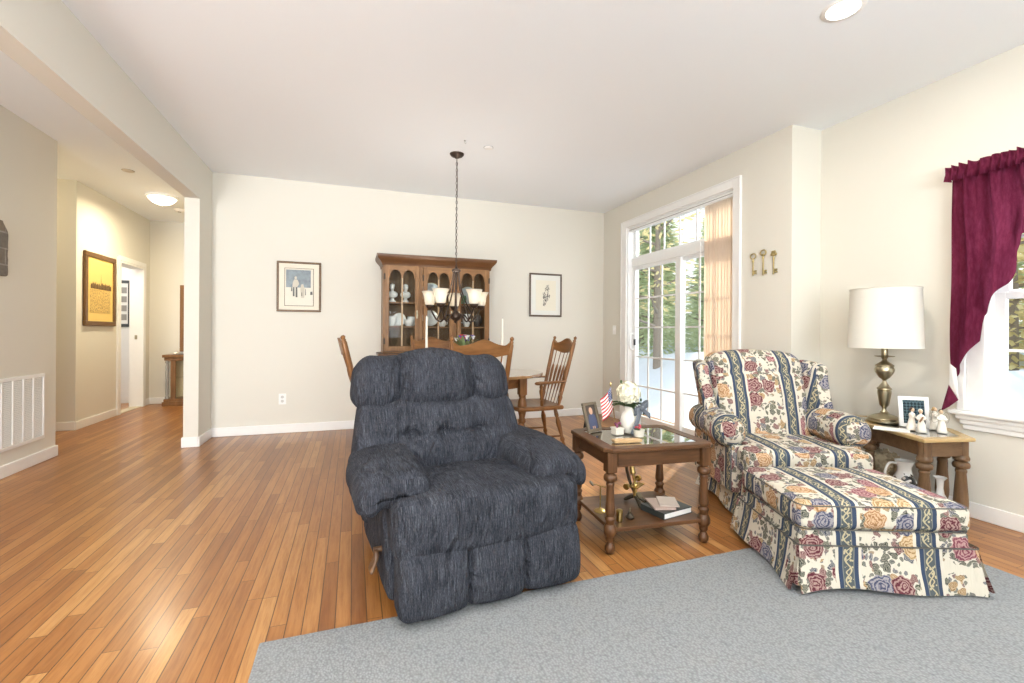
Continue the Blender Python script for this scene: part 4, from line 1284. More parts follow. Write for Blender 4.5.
def figurine(label, loc, rz, hair, lean, wings):
    t = thing('figurine', label, 'figurine', loc, rz, 'pale resin figurines on the end table')
    t.scale = (0.92, 0.92, 0.94)
    L_ = RX(0) @ RY(lean)
    obj('dress', MB().lathe([(0.024, 0), (0.026, 0.003), (0.024, 0.02), (0.017, 0.06), (0.013, 0.08), (0.017, 0.095), (0.015, 0.107), (0.006, 0.112), (0.005, 0.12)], seg=16, mat=L_), FIGW, t, smooth=60)
    obj('arms', MB().tube(bez([(-0.015, 0.0, 0.102), (-0.020, -0.012, 0.085), (-0.004, -0.026, 0.083)], 5), 0.0048, 7, L_).tube(bez([(0.015, 0.0, 0.102), (0.020, -0.012, 0.085), (0.004, -0.026, 0.083)], 5), 0.0048, 7, L_), FIGW, t, smooth=60)
    obj('head', MB().ball((0, -0.001, 0.130), 0.0115, 12, 8, (0.9, 0.95, 1.15), L_), plain('figurine_skin', (0.60, 0.42, 0.28), 0.6), t, smooth=60)
    obj('hair', MB().ball((0, 0.004, 0.134), 0.0118, 12, 8, (1.0, 0.9, 1.05), L_).ball((0, 0.012, 0.126), 0.006, 8, 6, (1, 1, 1), L_), hair, t, smooth=60)
    if wings:
        wm = MB()
        for s in (-1, 1):
            wm.tube(bez([(0, 0.012, 0.095), (s * 0.03, 0.018, 0.125), (s * 0.044, 0.018, 0.10), (s * 0.034, 0.018, 0.06), (0, 0.012, 0.08)], 6), 0.0009, 5, L_)
            wm.tube(bez([(0, 0.012, 0.09), (s * 0.024, 0.018, 0.11), (s * 0.032, 0.018, 0.085), (0, 0.012, 0.078)], 6), 0.0009, 5, L_)
        obj('wire_wings', wm, PEWTER, t)
    else:
        obj('held_scroll', MB().tube([(-0.012, -0.03, 0.068), (0.006, -0.028, 0.10)], 0.005, 8, L_), plain('figurine_brown', (0.25, 0.13, 0.06), 0.6), t)
    return t


HB_, HL_ = plain('figurine_dark_hair', (0.06, 0.035, 0.025), 0.7), plain('figurine_tan_hair', (0.42, 0.27, 0.12), 0.7)
figurine('dark haired cream figurine leaning right in front of the white photo frame', (3.166, 1.785, 0.5305), 0.2, HB_, 0.12, False)
figurine('white headed cream figurine just right of the dark haired one', (3.150, 1.722, 0.5305), -0.9, plain('figurine_white_hair', (0.74, 0.70, 0.62), 0.7), -0.05, False)
figurine('tan haired cream angel figurine with wire wings, rear of the right pair', (3.310, 1.746, 0.5305), 0.3, HL_, 0.04, True)
figurine('dark haired cream angel figurine with wire wings nearest the end table corner', (3.252, 1.678, 0.5305), -0.8, HB_, -0.04, True)
mgz = obj('magazine', MB().box(-0.085, 0.085, -0.06, 0.06, 0, 0.004), PAPER, smooth=0, loc=(3.065, 1.83, 0.5308))
mgz.rotation_euler = (0, 0, math.radians(-62))
tag(mgz, 'white folded paper lying on the end table in front of the lamp base', 'paper')

# things on the floor under the end table
def vfloral():
    t = NT('black_floral_porcelain')
    c = t.coords()
    v = t.n('TexVoronoi', {'Vector': c, 'Scale': 34.0}).outputs['Distance']
    sp = t.n('SeparateXYZ', {0: c})
    zone = t.ma('MULTIPLY', t.ma('GREATER_THAN', sp.outputs[2], 0.07), t.ma('LESS_THAN', sp.outputs[2], 0.25))
    nzf = t.noise(c, 18, 2)
    k = t.ma('MULTIPLY', t.ma('GREATER_THAN', nzf, 0.49), zone)
    return t.set(Base_Color=t.mix(k, (0.82, 0.81, 0.78), t.mix(t.ma('LESS_THAN', v, 0.3), (0.03, 0.03, 0.03), (0.35, 0.30, 0.26))), Roughness=0.15)


pt = thing('pitcher', 'tall white pitcher with black floral decoration on the floor under the end table', 'pitcher', (3.235, 1.86, 0), math.radians(150))
obj('body', MB().lathe([(0.045, 0), (0.050, 0.006), (0.075, 0.08), (0.078, 0.13), (0.060, 0.20), (0.036, 0.255), (0.034, 0.28), (0.050, 0.322), (0.047, 0.322), (0.030, 0.28), (0.030, 0.26)], seg=26), vfloral(), pt, smooth=60)
obj('handle', MB().tube(bez([(0.042, 0, 0.305), (0.085, 0, 0.30), (0.105, 0, 0.23), (0.074, 0, 0.155)], 7), 0.007, 8), PORC, pt)
v2 = thing('bud_vase', 'small white bottle neck vase on the floor at the right of the ottoman', 'vase', (3.28, 1.70, 0))
obj('body', MB().lathe([(0.030, 0), (0.034, 0.004), (0.052, 0.05), (0.054, 0.085), (0.040, 0.13), (0.020, 0.165), (0.015, 0.20), (0.018, 0.245), (0.032, 0.262), (0.031, 0.264), (0.016, 0.25), (0.012, 0.21)], seg=24), PORC, v2, smooth=60)
obj('painted_sprig', MB().tube(bez([(-0.03, -0.044, 0.06), (-0.02, -0.052, 0.085), (0.005, -0.050, 0.105)], 5), 0.002, 5).ball((0.005, -0.050, 0.105), 0.005, 8, 5).ball((-0.025, -0.050, 0.075), 0.006, 8, 5), plain('sprig_rust', (0.45, 0.24, 0.10), 0.5), v2)
bk_ = thing('dried_arrangement', 'round tan dried flower ball on the floor under the end table beside the pitcher', 'dried flowers', (3.315, 2.02, 0))
m = MB()
rnd = random.Random(11)
for k in range(420):
    d = Vector((rnd.gauss(0, 1), rnd.gauss(0, 1), rnd.gauss(0, 1))).normalized()
    p0, p1 = d * 0.06, d * rnd.uniform(0.082, 0.096)
    m.tube([tuple(p0 + Vector((0, 0, 0.26))), tuple(p1 + Vector((0, 0, 0.26)))], [0.0035, 0.0045], 4)
m.ball((0, 0, 0.26), 0.078, 16, 10)
obj('flower_ball', m, plain('dried_tan', (0.50, 0.41, 0.28), 0.9, bscale=80), bk_, smooth=60)
obj('pot', MB().lathe([(0.05, 0), (0.056, 0.004), (0.064, 0.15), (0.068, 0.165), (0.060, 0.165), (0.05, 0.14), (0, 0.14)], seg=22).tube([(0, 0, 0.13), (0, 0, 0.2)], 0.008, 6), plain('clay_brown', (0.28, 0.17, 0.10), 0.7), bk_, smooth=60)
# ================================================================ DINING AREA
CHX, CHY, CHZ = (wood('amber_maple', (0.27, 0.125, 0.044), (0.13, 0.054, 0.018), a, 0.3, 0.4) for a in 'XYZ')
TBX = wood('table_maple', (0.36, 0.20, 0.085), (0.22, 0.115, 0.045), 'X', 0.02, 0.7)
TBX.node_tree.nodes['Principled BSDF'].inputs['Specular IOR Level'].default_value = 0.6
TBX.node_tree.nodes['Principled BSDF'].inputs['Coat Weight'].default_value = 0.8
TBX.node_tree.nodes['Principled BSDF'].inputs['Coat Roughness'].default_value = 0.08
dt = thing('dining_table', 'oval maple dining table with turned legs behind the recliner', 'table', (0.885, 3.95, 0))


def ell(a, b, n=56):
    return [(a * math.cos(2 * PI * k / n), b * math.sin(2 * PI * k / n)) for k in range(n)]


obj('table_top', MB().prism(ell(0.775, 0.53), 0.715, 0.742), TBX, dt, smooth=30, bevel=0.006)
obj('apron', ring_prism(ell(0.60, 0.385), ell(0.575, 0.36), 0.62, 0.715), CHX, dt, smooth=40)
DL = [(0.016, 0), (0.026, 0.006), (0.030, 0.03), (0.022, 0.06), (0.030, 0.10), (0.036, 0.20), (0.032, 0.27), (0.022, 0.31), (0.034, 0.325), (0.034, 0.34), (0.024, 0.36), (0.038, 0.42), (0.042, 0.46), (0.036, 0.51), (0.024, 0.535), (0.034, 0.55), (0.028, 0.565)]
for sx in (-1, 1):
    for sy in (-1, 1):
        x, y = sx * 0.51, sy * 0.24
        obj('leg', MB().lathe(DL, (x, y, 0), 18).box(x - 0.034, x + 0.034, y - 0.034, y + 0.034, 0.56, 0.715), CHZ, dt, smooth=40, bevel=0.003)


def leg_prof(r, L):
    return [(r * 0.55, 0), (r * 0.7, 0.03 * L), (r * 0.85, 0.2 * L), (r * 0.6, 0.30 * L), (r * 1.05, 0.33 * L), (r * 1.05, 0.36 * L), (r * 0.7, 0.40 * L), (r * 1.1, 0.62 * L), (r * 1.15, 0.70 * L), (r * 0.65, 0.80 * L), (r, 0.83 * L), (r * 0.9, 0.9 * L), (r * 0.7, L)]


def stick(m, a, b, prof, seg=12):
    a, b = Vector(a), Vector(b)
    d = b - a
    q = d.to_track_quat('Z', 'Y').to_matrix().to_4x4()
    L = d.length
    return m.lathe([(r, z * L) for r, z in prof], (0, 0, 0), seg, T(*a) @ q)


def unit(p):
    L = p[-1][1]
    return [(r, z / L) for r, z in p]


LEGP = unit(leg_prof(0.020, 1.0))
STRP = [(0.007, 0), (0.009, 0.2), (0.014, 0.5), (0.009, 0.8), (0.007, 1)]


def dining_chair(name, label, cat, arms, group):
    """front = -y, seat 0.45 high, spindle back with a carved crest rail"""
    t = thing(name, label, cat, group=group)
    hw = 0.235 if not arms else 0.26

    def seatf(x, y, z):
        k = 1.0 - 0.10 * sstep(-0.05, 0.22, y)
        dish = -0.012 * max(0, 1 - (x / 0.2) ** 2) * max(0, 1 - (y / 0.2) ** 2)
        return x * k, y - 0.03 * (1 - (x / hw) ** 2) * sstep(0, -0.22, y), z + (dish if z > 0 else 0) * 1.0
    obj('seat', MB().soft((hw * 2, 0.44, 0.036), 0.016, (14, 12, 2), seatf, (0, 0, 0.440)), CHX, t, smooth=60)
    for sx in (-1, 1):
        obj('leg', stick(MB(), (sx * 0.225, -0.225, 0), (sx * 0.165, -0.155, 0.43), LEGP), CHZ, t, smooth=50)
        obj('leg', stick(MB(), (sx * 0.215, 0.255, 0), (sx * 0.150, 0.165, 0.43), LEGP), CHZ, t, smooth=50)
        obj('stretcher', stick(MB(), (sx * 0.195, -0.195, 0.18), (sx * 0.19, 0.215, 0.18), STRP), CHY, t, smooth=50)
        PP = [(0.013, 0), (0.016, 0.08), (0.020, 0.12), (0.014, 0.15), (0.017, 0.3), (0.019, 0.5), (0.018, 0.74), (0.018, 0.90), (0.013, 0.92), (0.016, 0.935), (0.010, 0.95), (0.015, 0.97), (0.014, 0.985), (0.004, 1.0)]
        obj('back_post', stick(MB(), (sx * 0.185, 0.185, 0.45), (sx * 0.220, 0.335, 1.07), PP), CHZ, t, smooth=50)
    obj('stretcher', stick(MB(), (-0.193, -0.0, 0.18), (0.193, 0.0, 0.18), STRP), CHX, t, smooth=50)
    # crest rail: curved board with a humped top
    cr = MB()
    W = 0.212

    def crest(u, v, off):
        x = (2 * u - 1) * W
        q = abs(2 * u - 1)
        top = 1.005 + 0.045 * math.exp(-(q / 0.42) ** 2) + 0.020 * sstep(0.80, 0.95, q) - 0.0
        bot = 0.925 - 0.012 * math.cos(q * PI)
        z = bot + (top - bot) * v
        return (x, 0.185 + 0.242 * (z - 0.45) + 0.035 * (1 - q * q) + off, z)
    n1, n2 = 28, 4
    cr.grid(lambda u, v: crest(1 - u, v, 0.010), n1, n2).grid(lambda u, v: crest(u, v, -0.010), n1, n2)
    cr.grid(lambda u, v: crest(u, 1, -0.010 + 0.020 * v), n1, 1).grid(lambda u, v: crest(1 - u, 0, -0.010 + 0.020 * v), n1, 1)
    obj('crest_rail', cr, CHX, t, smooth=40)
    for k in range(5):
        x0, x1 = (k - 2) * 0.062, (k - 2) * 0.074
        y1 = 0.185 + 0.242 * (0.935 - 0.45) + 0.035 * (1 - (x1 / W) ** 2)
        m = MB()
        a, b = Vector((x0, 0.19, 0.45)), Vector((x1, y1, 0.935))
        P = [(0.0065, 0), (0.0065, 0.22), (0.009, 0.25), (0.016, 0.42), (0.020, 0.62), (0.014, 0.70), (0.0065, 0.73), (0.0065, 1)]
        q = (b - a).to_track_quat('Z', 'Y').to_matrix().to_4x4()
        L = (b - a).length
        m.lathe([(r, z * L) for r, z in P], (0, 0, 0), 10, T(*a) @ q, 1.0, 0.55)
        obj('spindle', m, CHZ, t, smooth=50)
    if arms:
        for sx in (-1, 1):
            am = MB()
            pts = bez([(sx * 0.205, 0.245, 0.675), (sx * 0.252, 0.15, 0.672), (sx * 0.268, 0.06, 0.668), (sx * 0.264, -0.035, 0.664)], 6)
            for i, p in enumerate(pts):
                pass
            am.tube(pts, [0.014 + 0.012 * (i / len(pts)) for i in range(len(pts))], 10, T(0, 0, 0.665) @ Matrix.Diagonal((1, 1, 0.62, 1)) @ T(0, 0, -0.665))
            am.ball((sx * 0.263, -0.045, 0.662), 0.031, 12, 8, (1, 1, 0.5))
            obj('armrest', am, CHY, t, smooth=60)
            obj('arm_support', stick(MB(), (sx * 0.205, 0.015, 0.45), (sx * 0.262, -0.015, 0.658), unit(leg_prof(0.017, 1.0))), CHZ, t, smooth=50)
    return t


g_ = 'maple dining chairs around the oval table'
c1 = dining_chair('dining_chair', 'maple spindle back dining chair just behind the recliner, its back to the camera', 'chair', False, g_)
c1.location = (0.860, 3.42, 0)
c1.rotation_euler = (0, 0, PI)
c1.location = (0.865, 3.43, 0)
c2 = dup(c1, (0.84, 4.52, 0), math.radians(8), 'maple dining chair on the far side of the oval table, facing the camera')
a1 = dining_chair('dining_armchair', 'maple spindle back armchair at the right end of the oval dining table', 'chair', True, g_)
a1.location = (1.555, 3.89, 0)
a1.rotation_euler = (0, 0, -PI / 2)
a2 = dup(c1, (0.255, 3.93, 0), PI / 2, 'maple dining chair seen edge on, just left of the slate recliner back')

# candles and centrepiece
WAX = plain('ivory_wax', (0.80, 0.77, 0.68), 0.45, bscale=20)


def candle(label, loc, h):
    t = thing('candlestick', label, 'candle', loc, group='taper candles on the dining table')
    obj('holder', MB().lathe([(0.045, 0), (0.048, 0.004), (0.03, 0.012), (0.010, 0.03), (0.008, h * 0.3), (0.016, h * 0.33), (0.026, h * 0.36), (0.020, h * 0.38), (0.012, h * 0.38)], seg=20), PORC, t, smooth=50)
    obj('taper', MB().lathe([(0.0115, h * 0.37), (0.0085, h * 0.97), (0.003, h)], seg=14), WAX, t, smooth=60)
    obj('wick', MB().tube([(0, 0, h), (0.001, 0, h + 0.01)], 0.001, 5), BLACKP, t)
    return t


candle('ivory taper candle on the dining table seen before the middle door of the hutch', (0.605, 3.98, 0.7425), 0.50)
candle('ivory taper candle on the dining table at the right, against the bare wall', (1.288, 3.95, 0.7425), 0.485)
fv = thing('flower_centerpiece', 'red white and purple flower centrepiece on the dining table', 'flowers', (0.935, 3.95, 0.7425))
fv.scale = (1.1, 1.1, 1.12)
obj('vase', MB().lathe([(0.040, 0), (0.045, 0.005), (0.055, 0.06), (0.045, 0.11), (0.036, 0.14), (0.042, 0.155), (0.036, 0.155), (0.03, 0.14)], seg=20), PORC, fv, smooth=60)
rnd = random.Random(21)
cols = [('purple_petals', (0.12, 0.07, 0.36)), ('scarlet_petals', (0.60, 0.02, 0.03)), ('white_petals', (0.82, 0.80, 0.80))]
for ci, (nm, c) in enumerate(cols):
    m = MB()
    for k in range(7):
        a = rnd.random() * 6.28
        r_, z = 0.075 * rnd.random() ** 0.5, 0.235 + 0.05 * rnd.random()
        ctr = (r_ * math.cos(a), r_ * math.sin(a), z)
        for j in range(7):
            m.grid(lambda u, v: (0.026 * u, 0.015 * (v - 0.5) * math.sin(PI * (0.15 + 0.85 * u)), 0.012 * u * u), 3, 2, T(*ctr) @ RZ(j * 0.9) @ RY(-0.5))
        m.ball(ctr, 0.009, 8, 5)
    obj('blossoms', m, plain(nm, c, 0.6), fv, smooth=60)
m = MB()
for k in range(26):
    a = rnd.random() * 6.28
    m.grid(lambda u, v: (0.13 * u, 0.03 * (v - 0.5) * math.sin(PI * min(1, u + 0.05)), 0.03 * math.sin(u * 2.2)), 5, 2, T(0.02 * math.cos(a), 0.02 * math.sin(a), 0.19) @ RZ(a) @ RY(-rnd.uniform(0.0, 0.9)))
m.tube([(0, 0, 0.1), (0, 0, 0.24)], 0.012, 6)
obj('leaves', m, plain('sage_leaf', (0.20, 0.27, 0.12), 0.6), fv, smooth=60)

# ---------------------------------------------------------------- hutch
HX, HY, HZ = (wood('hutch_oak', HUTCH_L, HUTCH_D, a, 0.35, 0.3) for a in 'XYZ')
INX = wood('hutch_inside', (0.21, 0.125, 0.062), (0.13, 0.072, 0.034), 'Z', 0.5, 0.1)
hu = thing('china_hutch', 'oak china hutch with three arched glass doors standing against the back wall', 'cabinet', (0.912, 5.452, 0))
hx0, hx1, fy = -0.606, 0.592, -0.345      # upper cabinet; front plane local y
obj('side_panel', MB().box(hx0, hx0 + 0.02, fy, 0, 0.87, 1.85), HZ, hu, smooth=0)
obj('side_panel', MB().box(hx1 - 0.02, hx1, fy, 0, 0.87, 1.85), HZ, hu, smooth=0)
obj('back_board', MB().box(hx0 + 0.02, hx1 - 0.02, -0.015, -0.003, 0.87, 1.85), INX, hu, smooth=0)
obj('top_board', MB().box(hx0 + 0.02, hx1 - 0.02, fy + 0.02, -0.015, 1.83, 1.85), HX, hu, smooth=0)
obj('bottom_board', MB().box(hx0 + 0.02, hx1 - 0.02, fy + 0.02, -0.015, 0.87, 0.885), HX, hu, smooth=0)
for z in (1.165, 1.43):
    obj('shelf', MB().box(hx0 + 0.021, hx1 - 0.021, fy + 0.035, -0.016, z - 0.016, z), HX, hu, smooth=0)
# doors at local x
DOORS = [(-0.590, -0.222), (-0.176, 0.162), (0.206, 0.575)]
obj('face_stile', MB().box(-0.219, -0.179, fy, fy + 0.02, 0.885, 1.83).box(0.165, 0.203, fy, fy + 0.02, 0.885, 1.83), HZ, hu, smooth=0, bevel=0.002)


def arch_door(xa, xb, hinge):
    z0, z1, st = 0.89, 1.825, 0.046
    d = obj('door', MB().box(xa, xa + st, fy - 0.02, fy, z0, z1).box(xb - st, xb, fy - 0.02, fy, z0, z1).box(xa + st, xb - st, fy - 0.02, fy, z0, z0 + 0.055), HZ, hu, smooth=0, bevel=0.003)
    a, b = xa + st, xb - st
    mid = (a + b) / 2
    # top rail with two round arches cut out
    m = MB()
    zt, zs = z1, 1.690
    N = 14
    for (p, q) in ((a, mid), (mid, b)):
        c, r = (p + q) / 2, (q - p) / 2 - 0.010
        sh_ = 0.018
        prof = [(p, zs)] + [(c - r - sh_ * 0, zs), ] + [(c - r * math.cos(PI * k / N), zs + 0.014 + r * 1.25 * math.sin(PI * k / N)) for k in range(N + 1)] + [(c + r, zs), (q, zs)]
        for i in range(len(prof) - 1):
            (xa_, za_), (xb_, zb_) = prof[i], prof[i + 1]
            if xb_ - xa_ < 1e-6:
                continue
            v = [(xa_, fy - 0.019, za_), (xb_, fy - 0.019, zb_), (xb_, fy - 0.019, zt), (xa_, fy - 0.019, zt)]
            v += [(x, fy, z) for x, _, z in v]
            m.add(v, [(0, 1, 2, 3), (7, 6, 5, 4), (0, 4, 5, 1), (3, 2, 6, 7), (0, 3, 7, 4), (1, 5, 6, 2)])
    obj('arched_rail', m, HX, d, smooth=0)
    obj('muntin', MB().box(mid - 0.008, mid + 0.008, fy - 0.018, fy - 0.002, z0 + 0.055, zs + 0.03), plain('pale_oak_muntin', (0.42, 0.28, 0.15), 0.4), d, smooth=0)
    obj('glass_pane', MB().box(a, b, fy - 0.008, fy - 0.005, z0 + 0.055, zt - 0.02), CABGLASS, d, smooth=0)
    k = MB()
    hx = (xb - st / 2) if hinge < 0 else (xa + st / 2)
    k.box(hx - 0.007, hx + 0.007, fy - 0.023, fy - 0.02, 1.25, 1.34).ball((hx, fy - 0.03, 1.31), 0.009, 10, 6).tube(bez([(hx, fy - 0.03, 1.305), (hx - 0.008, fy - 0.034, 1.285), (hx, fy - 0.032, 1.268), (hx + 0.008, fy - 0.034, 1.285), (hx, fy - 0.03, 1.305)], 4), 0.002, 6)
    obj('handle', k, ANTBRASS, d, smooth=40)
    e = xa - 0.004 if hinge < 0 else xb + 0.004
    for z in (1.0, 1.70):
        obj('hinge', MB().box(e - 0.008, e + 0.010, fy - 0.024, fy - 0.02, z - 0.03, z + 0.03).tube([(e, fy - 0.023, z - 0.035), (e, fy - 0.023, z + 0.035)], 0.004, 6), plain('dark_hinge', (0.07, 0.05, 0.035), 0.5, 0.6), d, smooth=40)
    return d


arch_door(*DOORS[0], -1)
arch_door(*DOORS[1], -1)
arch_door(*DOORS[2], 1)
# cornice
CO = [(0.0, 1.82), (0.012, 1.82), (0.016, 1.845), (0.030, 1.865), (0.052, 1.89), (0.064, 1.905), (0.070, 1.925), (0.070, 1.94), (0.0, 1.94)]
m = MB()
n = len(CO)
path = [((hx0, 0.0), (-1, 0)), ((hx0, fy - 0.0), (-1, -1)), ((hx1, fy - 0.0), (1, -1)), ((hx1, 0.0), (1, 0))]
vv = []
for (px_, py_), (dx, dy) in path:
    for o, z in CO:
        vv.append((px_ + dx * o, py_ + dy * o, z))
ff = []
for i in range(3):
    for k in range(n - 1):
        ff.append((i * n + k, (i + 1) * n + k, (i + 1) * n + k + 1, i * n + k + 1))
m.add(vv, ff)
m.box(hx0, hx1, fy, 0, 1.85, 1.938)
obj('cornice', m, wood('dark_oak_cornice', (0.15, 0.070, 0.030), (0.08, 0.036, 0.015), 'X', 0.3, 0.4), hu, smooth=30)
# lower buffet
obj('counter', MB().box(-0.66, 0.66, -0.47, 0, 0.84, 0.87), wood('dark_oak_cornice', (0.15, 0.070, 0.030), (0.08, 0.036, 0.015), 'X', 0.3, 0.4), hu, smooth=0, bevel=0.006)
obj('buffet_body', MB().box(-0.63, 0.63, -0.43, 0, 0.08, 0.84).box(-0.61, 0.61, -0.41, -0.02, 0.0, 0.08), HZ, hu, smooth=0, bevel=0.003)
for k in range(3):
    xa = -0.60 + k * 0.405
    f = obj('drawer', MB().box(xa, xa + 0.39, -0.45, -0.43, 0.68, 0.81), HX, hu, smooth=0, bevel=0.004)
    obj('pull', MB().tube(bez([(xa + 0.15, -0.452, 0.745), (xa + 0.16, -0.475, 0.738), (xa + 0.23, -0.475, 0.738), (xa + 0.24, -0.452, 0.745)], 5), 0.005, 8), ANTBRASS, f)
    f = obj('cupboard_door', MB().box(xa, xa + 0.39, -0.45, -0.43, 0.11, 0.655).box(xa + 0.06, xa + 0.33, -0.458, -0.45, 0.17, 0.595), HZ, hu, smooth=0, bevel=0.004)
    obj('knob', MB().ball((xa + 0.355, -0.465, 0.42), 0.014, 10, 6), ANTBRASS, f)

# crockery on the hutch shelves (floor of each shelf: 0.885, 1.165, 1.43)
HUW = (0.912, 5.452)


def hp(x, y, z):
    return (HUW[0] + x, HUW[1] + y, z + 0.001)


GC = 'white china in the hutch'
MARB = plain('white_marble_bust', (0.82, 0.82, 0.80), 0.5, bscale=40)


def bust(label, loc, rz, s=1.0):
    t = thing('bust', label, 'bust', loc, rz, 'white busts in the hutch')
    obj('pedestal', MB().lathe([(0.036, 0), (0.040, 0.006), (0.036, 0.014), (0.020, 0.03), (0.018, 0.045), (0.030, 0.055)], seg=18), MARB, t, smooth=50)
    h = MB().soft((0.118, 0.058, 0.070), 0.028, (8, 4, 6), lambda x, y, z: (x * (1 - 10 * max(0, z - 0.008) - 3 * max(0, -0.005 - z)), y, z), (0, 0, 0.088))
    h.lathe([(0.024, 0.10), (0.018, 0.12), (0.017, 0.14), (0.02, 0.15)], seg=14)
    h.ball((0, -0.006, 0.168), 0.030, 16, 10, (0.85, 1.05, 1.2)).ball((0, -0.036, 0.162), 0.006, 8, 5, (0.7, 1, 1.5))
    obj('head_and_shoulders', h, MARB, t, smooth=60)
    c = MB()
    r = random.Random(4)
    for k in range(26):
        a, b = r.random() * 6.28, r.random() * 1.3
        c.ball((0.026 * math.sin(b) * math.cos(a), 0.004 + 0.026 * math.sin(b) * math.sin(a), 0.172 + 0.028 * math.cos(b)), 0.009, 8, 5)
    obj('curled_hair', c, MARB, t, smooth=60)
    return t


b1 = bust('white bust at the left of the top shelf behind the left hutch door', hp(-0.50, -0.22, 1.43), -0.3)
dup(b1, hp(-0.355, -0.22, 1.43), 0.35, 'white bust behind the right pane of the left hutch door, top shelf')


def plate(label, loc, r, mat, tilt=0.18, rz=0.0):
    t = thing('plate', label, 'plate', loc, group='plates in the hutch')
    t.rotation_euler = (0, 0, rz)
    M_ = T(0, 0, r) @ RX(PI / 2 - tilt)
    obj('dish', MB().lathe([(0.0, 0.006), (r * 0.55, 0.006), (r * 0.68, 0.012), (r, 0.022), (r * 1.0, 0.019), (r * 0.66, 0.006), (r * 0.5, 0.0), (0.0, 0.0)], seg=32, mat=M_), mat, t, smooth=60)
    obj('rim_band', MB().lathe([(r * 0.97, 0.0213), (r * 1.002, 0.0222), (r * 1.004, 0.020)], seg=32, mat=M_, caps=False), plain('gold_rim', (0.5, 0.42, 0.25), 0.3, 0.8), t)
    return t


BLUEW = plain('grey_blue_china', (0.50, 0.54, 0.56), 0.2, bscale=18)
plate('large grey patterned plate standing on the top shelf behind the middle hutch door', hp(-0.045, -0.06, 1.43), 0.125, BLUEW)
plate('small white plate standing on the middle shelf behind the left hutch door', hp(-0.415, -0.12, 1.165), 0.075, PORC)
plate('white plate standing on the middle shelf behind the middle hutch door', hp(-0.06, -0.10, 1.165), 0.095, PORC)
plate('white plate standing on the top shelf behind the right hutch door', hp(0.40, -0.06, 1.43), 0.11, BLUEW)


def cup(name, label, loc, r, h, mat, rz=0.0, handle=True, cat='cup'):
    t = thing(name, label, cat, loc, rz, GC)
    obj('body', MB().lathe([(r * 0.55, 0), (r * 0.6, 0.004), (r * 0.95, h * 0.45), (r, h * 0.7), (r * 0.9, h), (r * 0.84, h), (r * 0.88, h * 0.6), (r * 0.5, 0.01), (0, 0.01)], seg=22), mat, t, smooth=60)
    if handle:
        obj('handle', MB().tube(bez([(r * 0.9, 0, h * 0.85), (r * 1.5, 0, h * 0.8), (r * 1.45, 0, h * 0.4), (r * 0.85, 0, h * 0.3)], 5), r * 0.10, 7), mat, t)
    return t


cup('jug', 'white jug at the left of the middle shelf behind the left hutch door', hp(-0.505, -0.20, 1.165), 0.055, 0.105, PORC, 0.4, True, 'jug')
cup('cup', 'white cup beside the small plate, right of the middle shelf, left hutch door', hp(-0.315, -0.20, 1.165), 0.055, 0.075, PORC, 0.2)
cup('sugar_bowl', 'white bowl at the far right of the middle shelf behind the left hutch door', hp(-0.275, -0.10, 1.165), 0.05, 0.11, PORC, 2.2, False, 'bowl')
cup('cup', 'white cup on the middle shelf, right side of the middle hutch door', hp(0.07, -0.18, 1.165), 0.05, 0.075, PORC, 0.5)
cup('pitcher', 'tall white pitcher on the middle shelf behind the right hutch door', hp(0.36, -0.18, 1.165), 0.05, 0.15, PORC, 2.8, True, 'pitcher')
cup('mug', 'dark patterned mug on the middle shelf at the right of the right hutch door', hp(0.49, -0.18, 1.165), 0.045, 0.14, plain('dark_stoneware', (0.09, 0.07, 0.06), 0.4), 0.5, True, 'mug')
cup('bowl', 'copper bowl on the bottom shelf behind the middle hutch door', hp(-0.055, -0.18, 0.885), 0.075, 0.115, plain('copper_lustre', (0.55, 0.30, 0.18), 0.35, 0.5), 0, False, 'bowl')
cup('bowl', 'green glass bowl on the top shelf behind the right hutch door', hp(0.29, -0.2, 1.43), 0.06, 0.10, plain('green_glaze', (0.10, 0.26, 0.14), 0.2), 0, False, 'bowl')
for i, (x, lab) in enumerate(((-0.47, 'clear stemmed glass at the left of the bottom shelf behind the left hutch door'), (-0.31, 'clear stemmed glass at the right of the bottom shelf behind the left hutch door'), (0.38, 'clear stemmed glass on the bottom shelf behind the right hutch door'))):
    t = thing('wine_glass', lab, 'glass', hp(x, -0.2, 0.885), group='stemmed glasses in the hutch')
    obj('foot_and_stem', MB().lathe([(0.03, 0), (0.03, 0.002), (0.004, 0.008), (0.004, 0.06)], seg=18), CABGLASS, t, smooth=60)
    obj('bowl', MB().lathe([(0.004, 0.06), (0.024, 0.075), (0.032, 0.10), (0.028, 0.14), (0.027, 0.14), (0.030, 0.10), (0.0, 0.066)], seg=18), CABGLASS, t, smooth=60)

# ---------------------------------------------------------------- chandelier
ch = thing('chandelier', 'bronze five arm chandelier with frosted bell shades hanging over the dining table', 'chandelier', (0.893, 4.12, H))
obj('canopy', MB().lathe([(0.004, -0.042), (0.018, -0.040), (0.022, -0.034), (0.052, -0.022), (0.064, -0.008), (0.066, 0.0)], seg=28), BRONZE, ch, smooth=50)
m = MB()
zc = -0.045
k = 0
while zc > -1.040:
    c, s = (1, 0) if k % 2 else (0, 1)
    ring = [(0.0075 * math.cos(a) * c, 0.0075 * math.cos(a) * s, zc - 0.017 + 0.017 * math.sin(a)) for a in [2 * PI * i / 12 for i in range(12)]]
    m.tube(ring, 0.0024, 6, closed=True)
    zc -= 0.0295
    k += 1
obj('chain', m, BRONZE, ch, smooth=60)
obj('supply_wire', MB().tube(bez([(0.0, 0, -0.04), (0.007, 0.004, -0.3), (-0.006, -0.004, -0.65), (0, 0, -1.05)], 10), 0.0022, 6), BRONZE, ch)
Z0 = -1.068
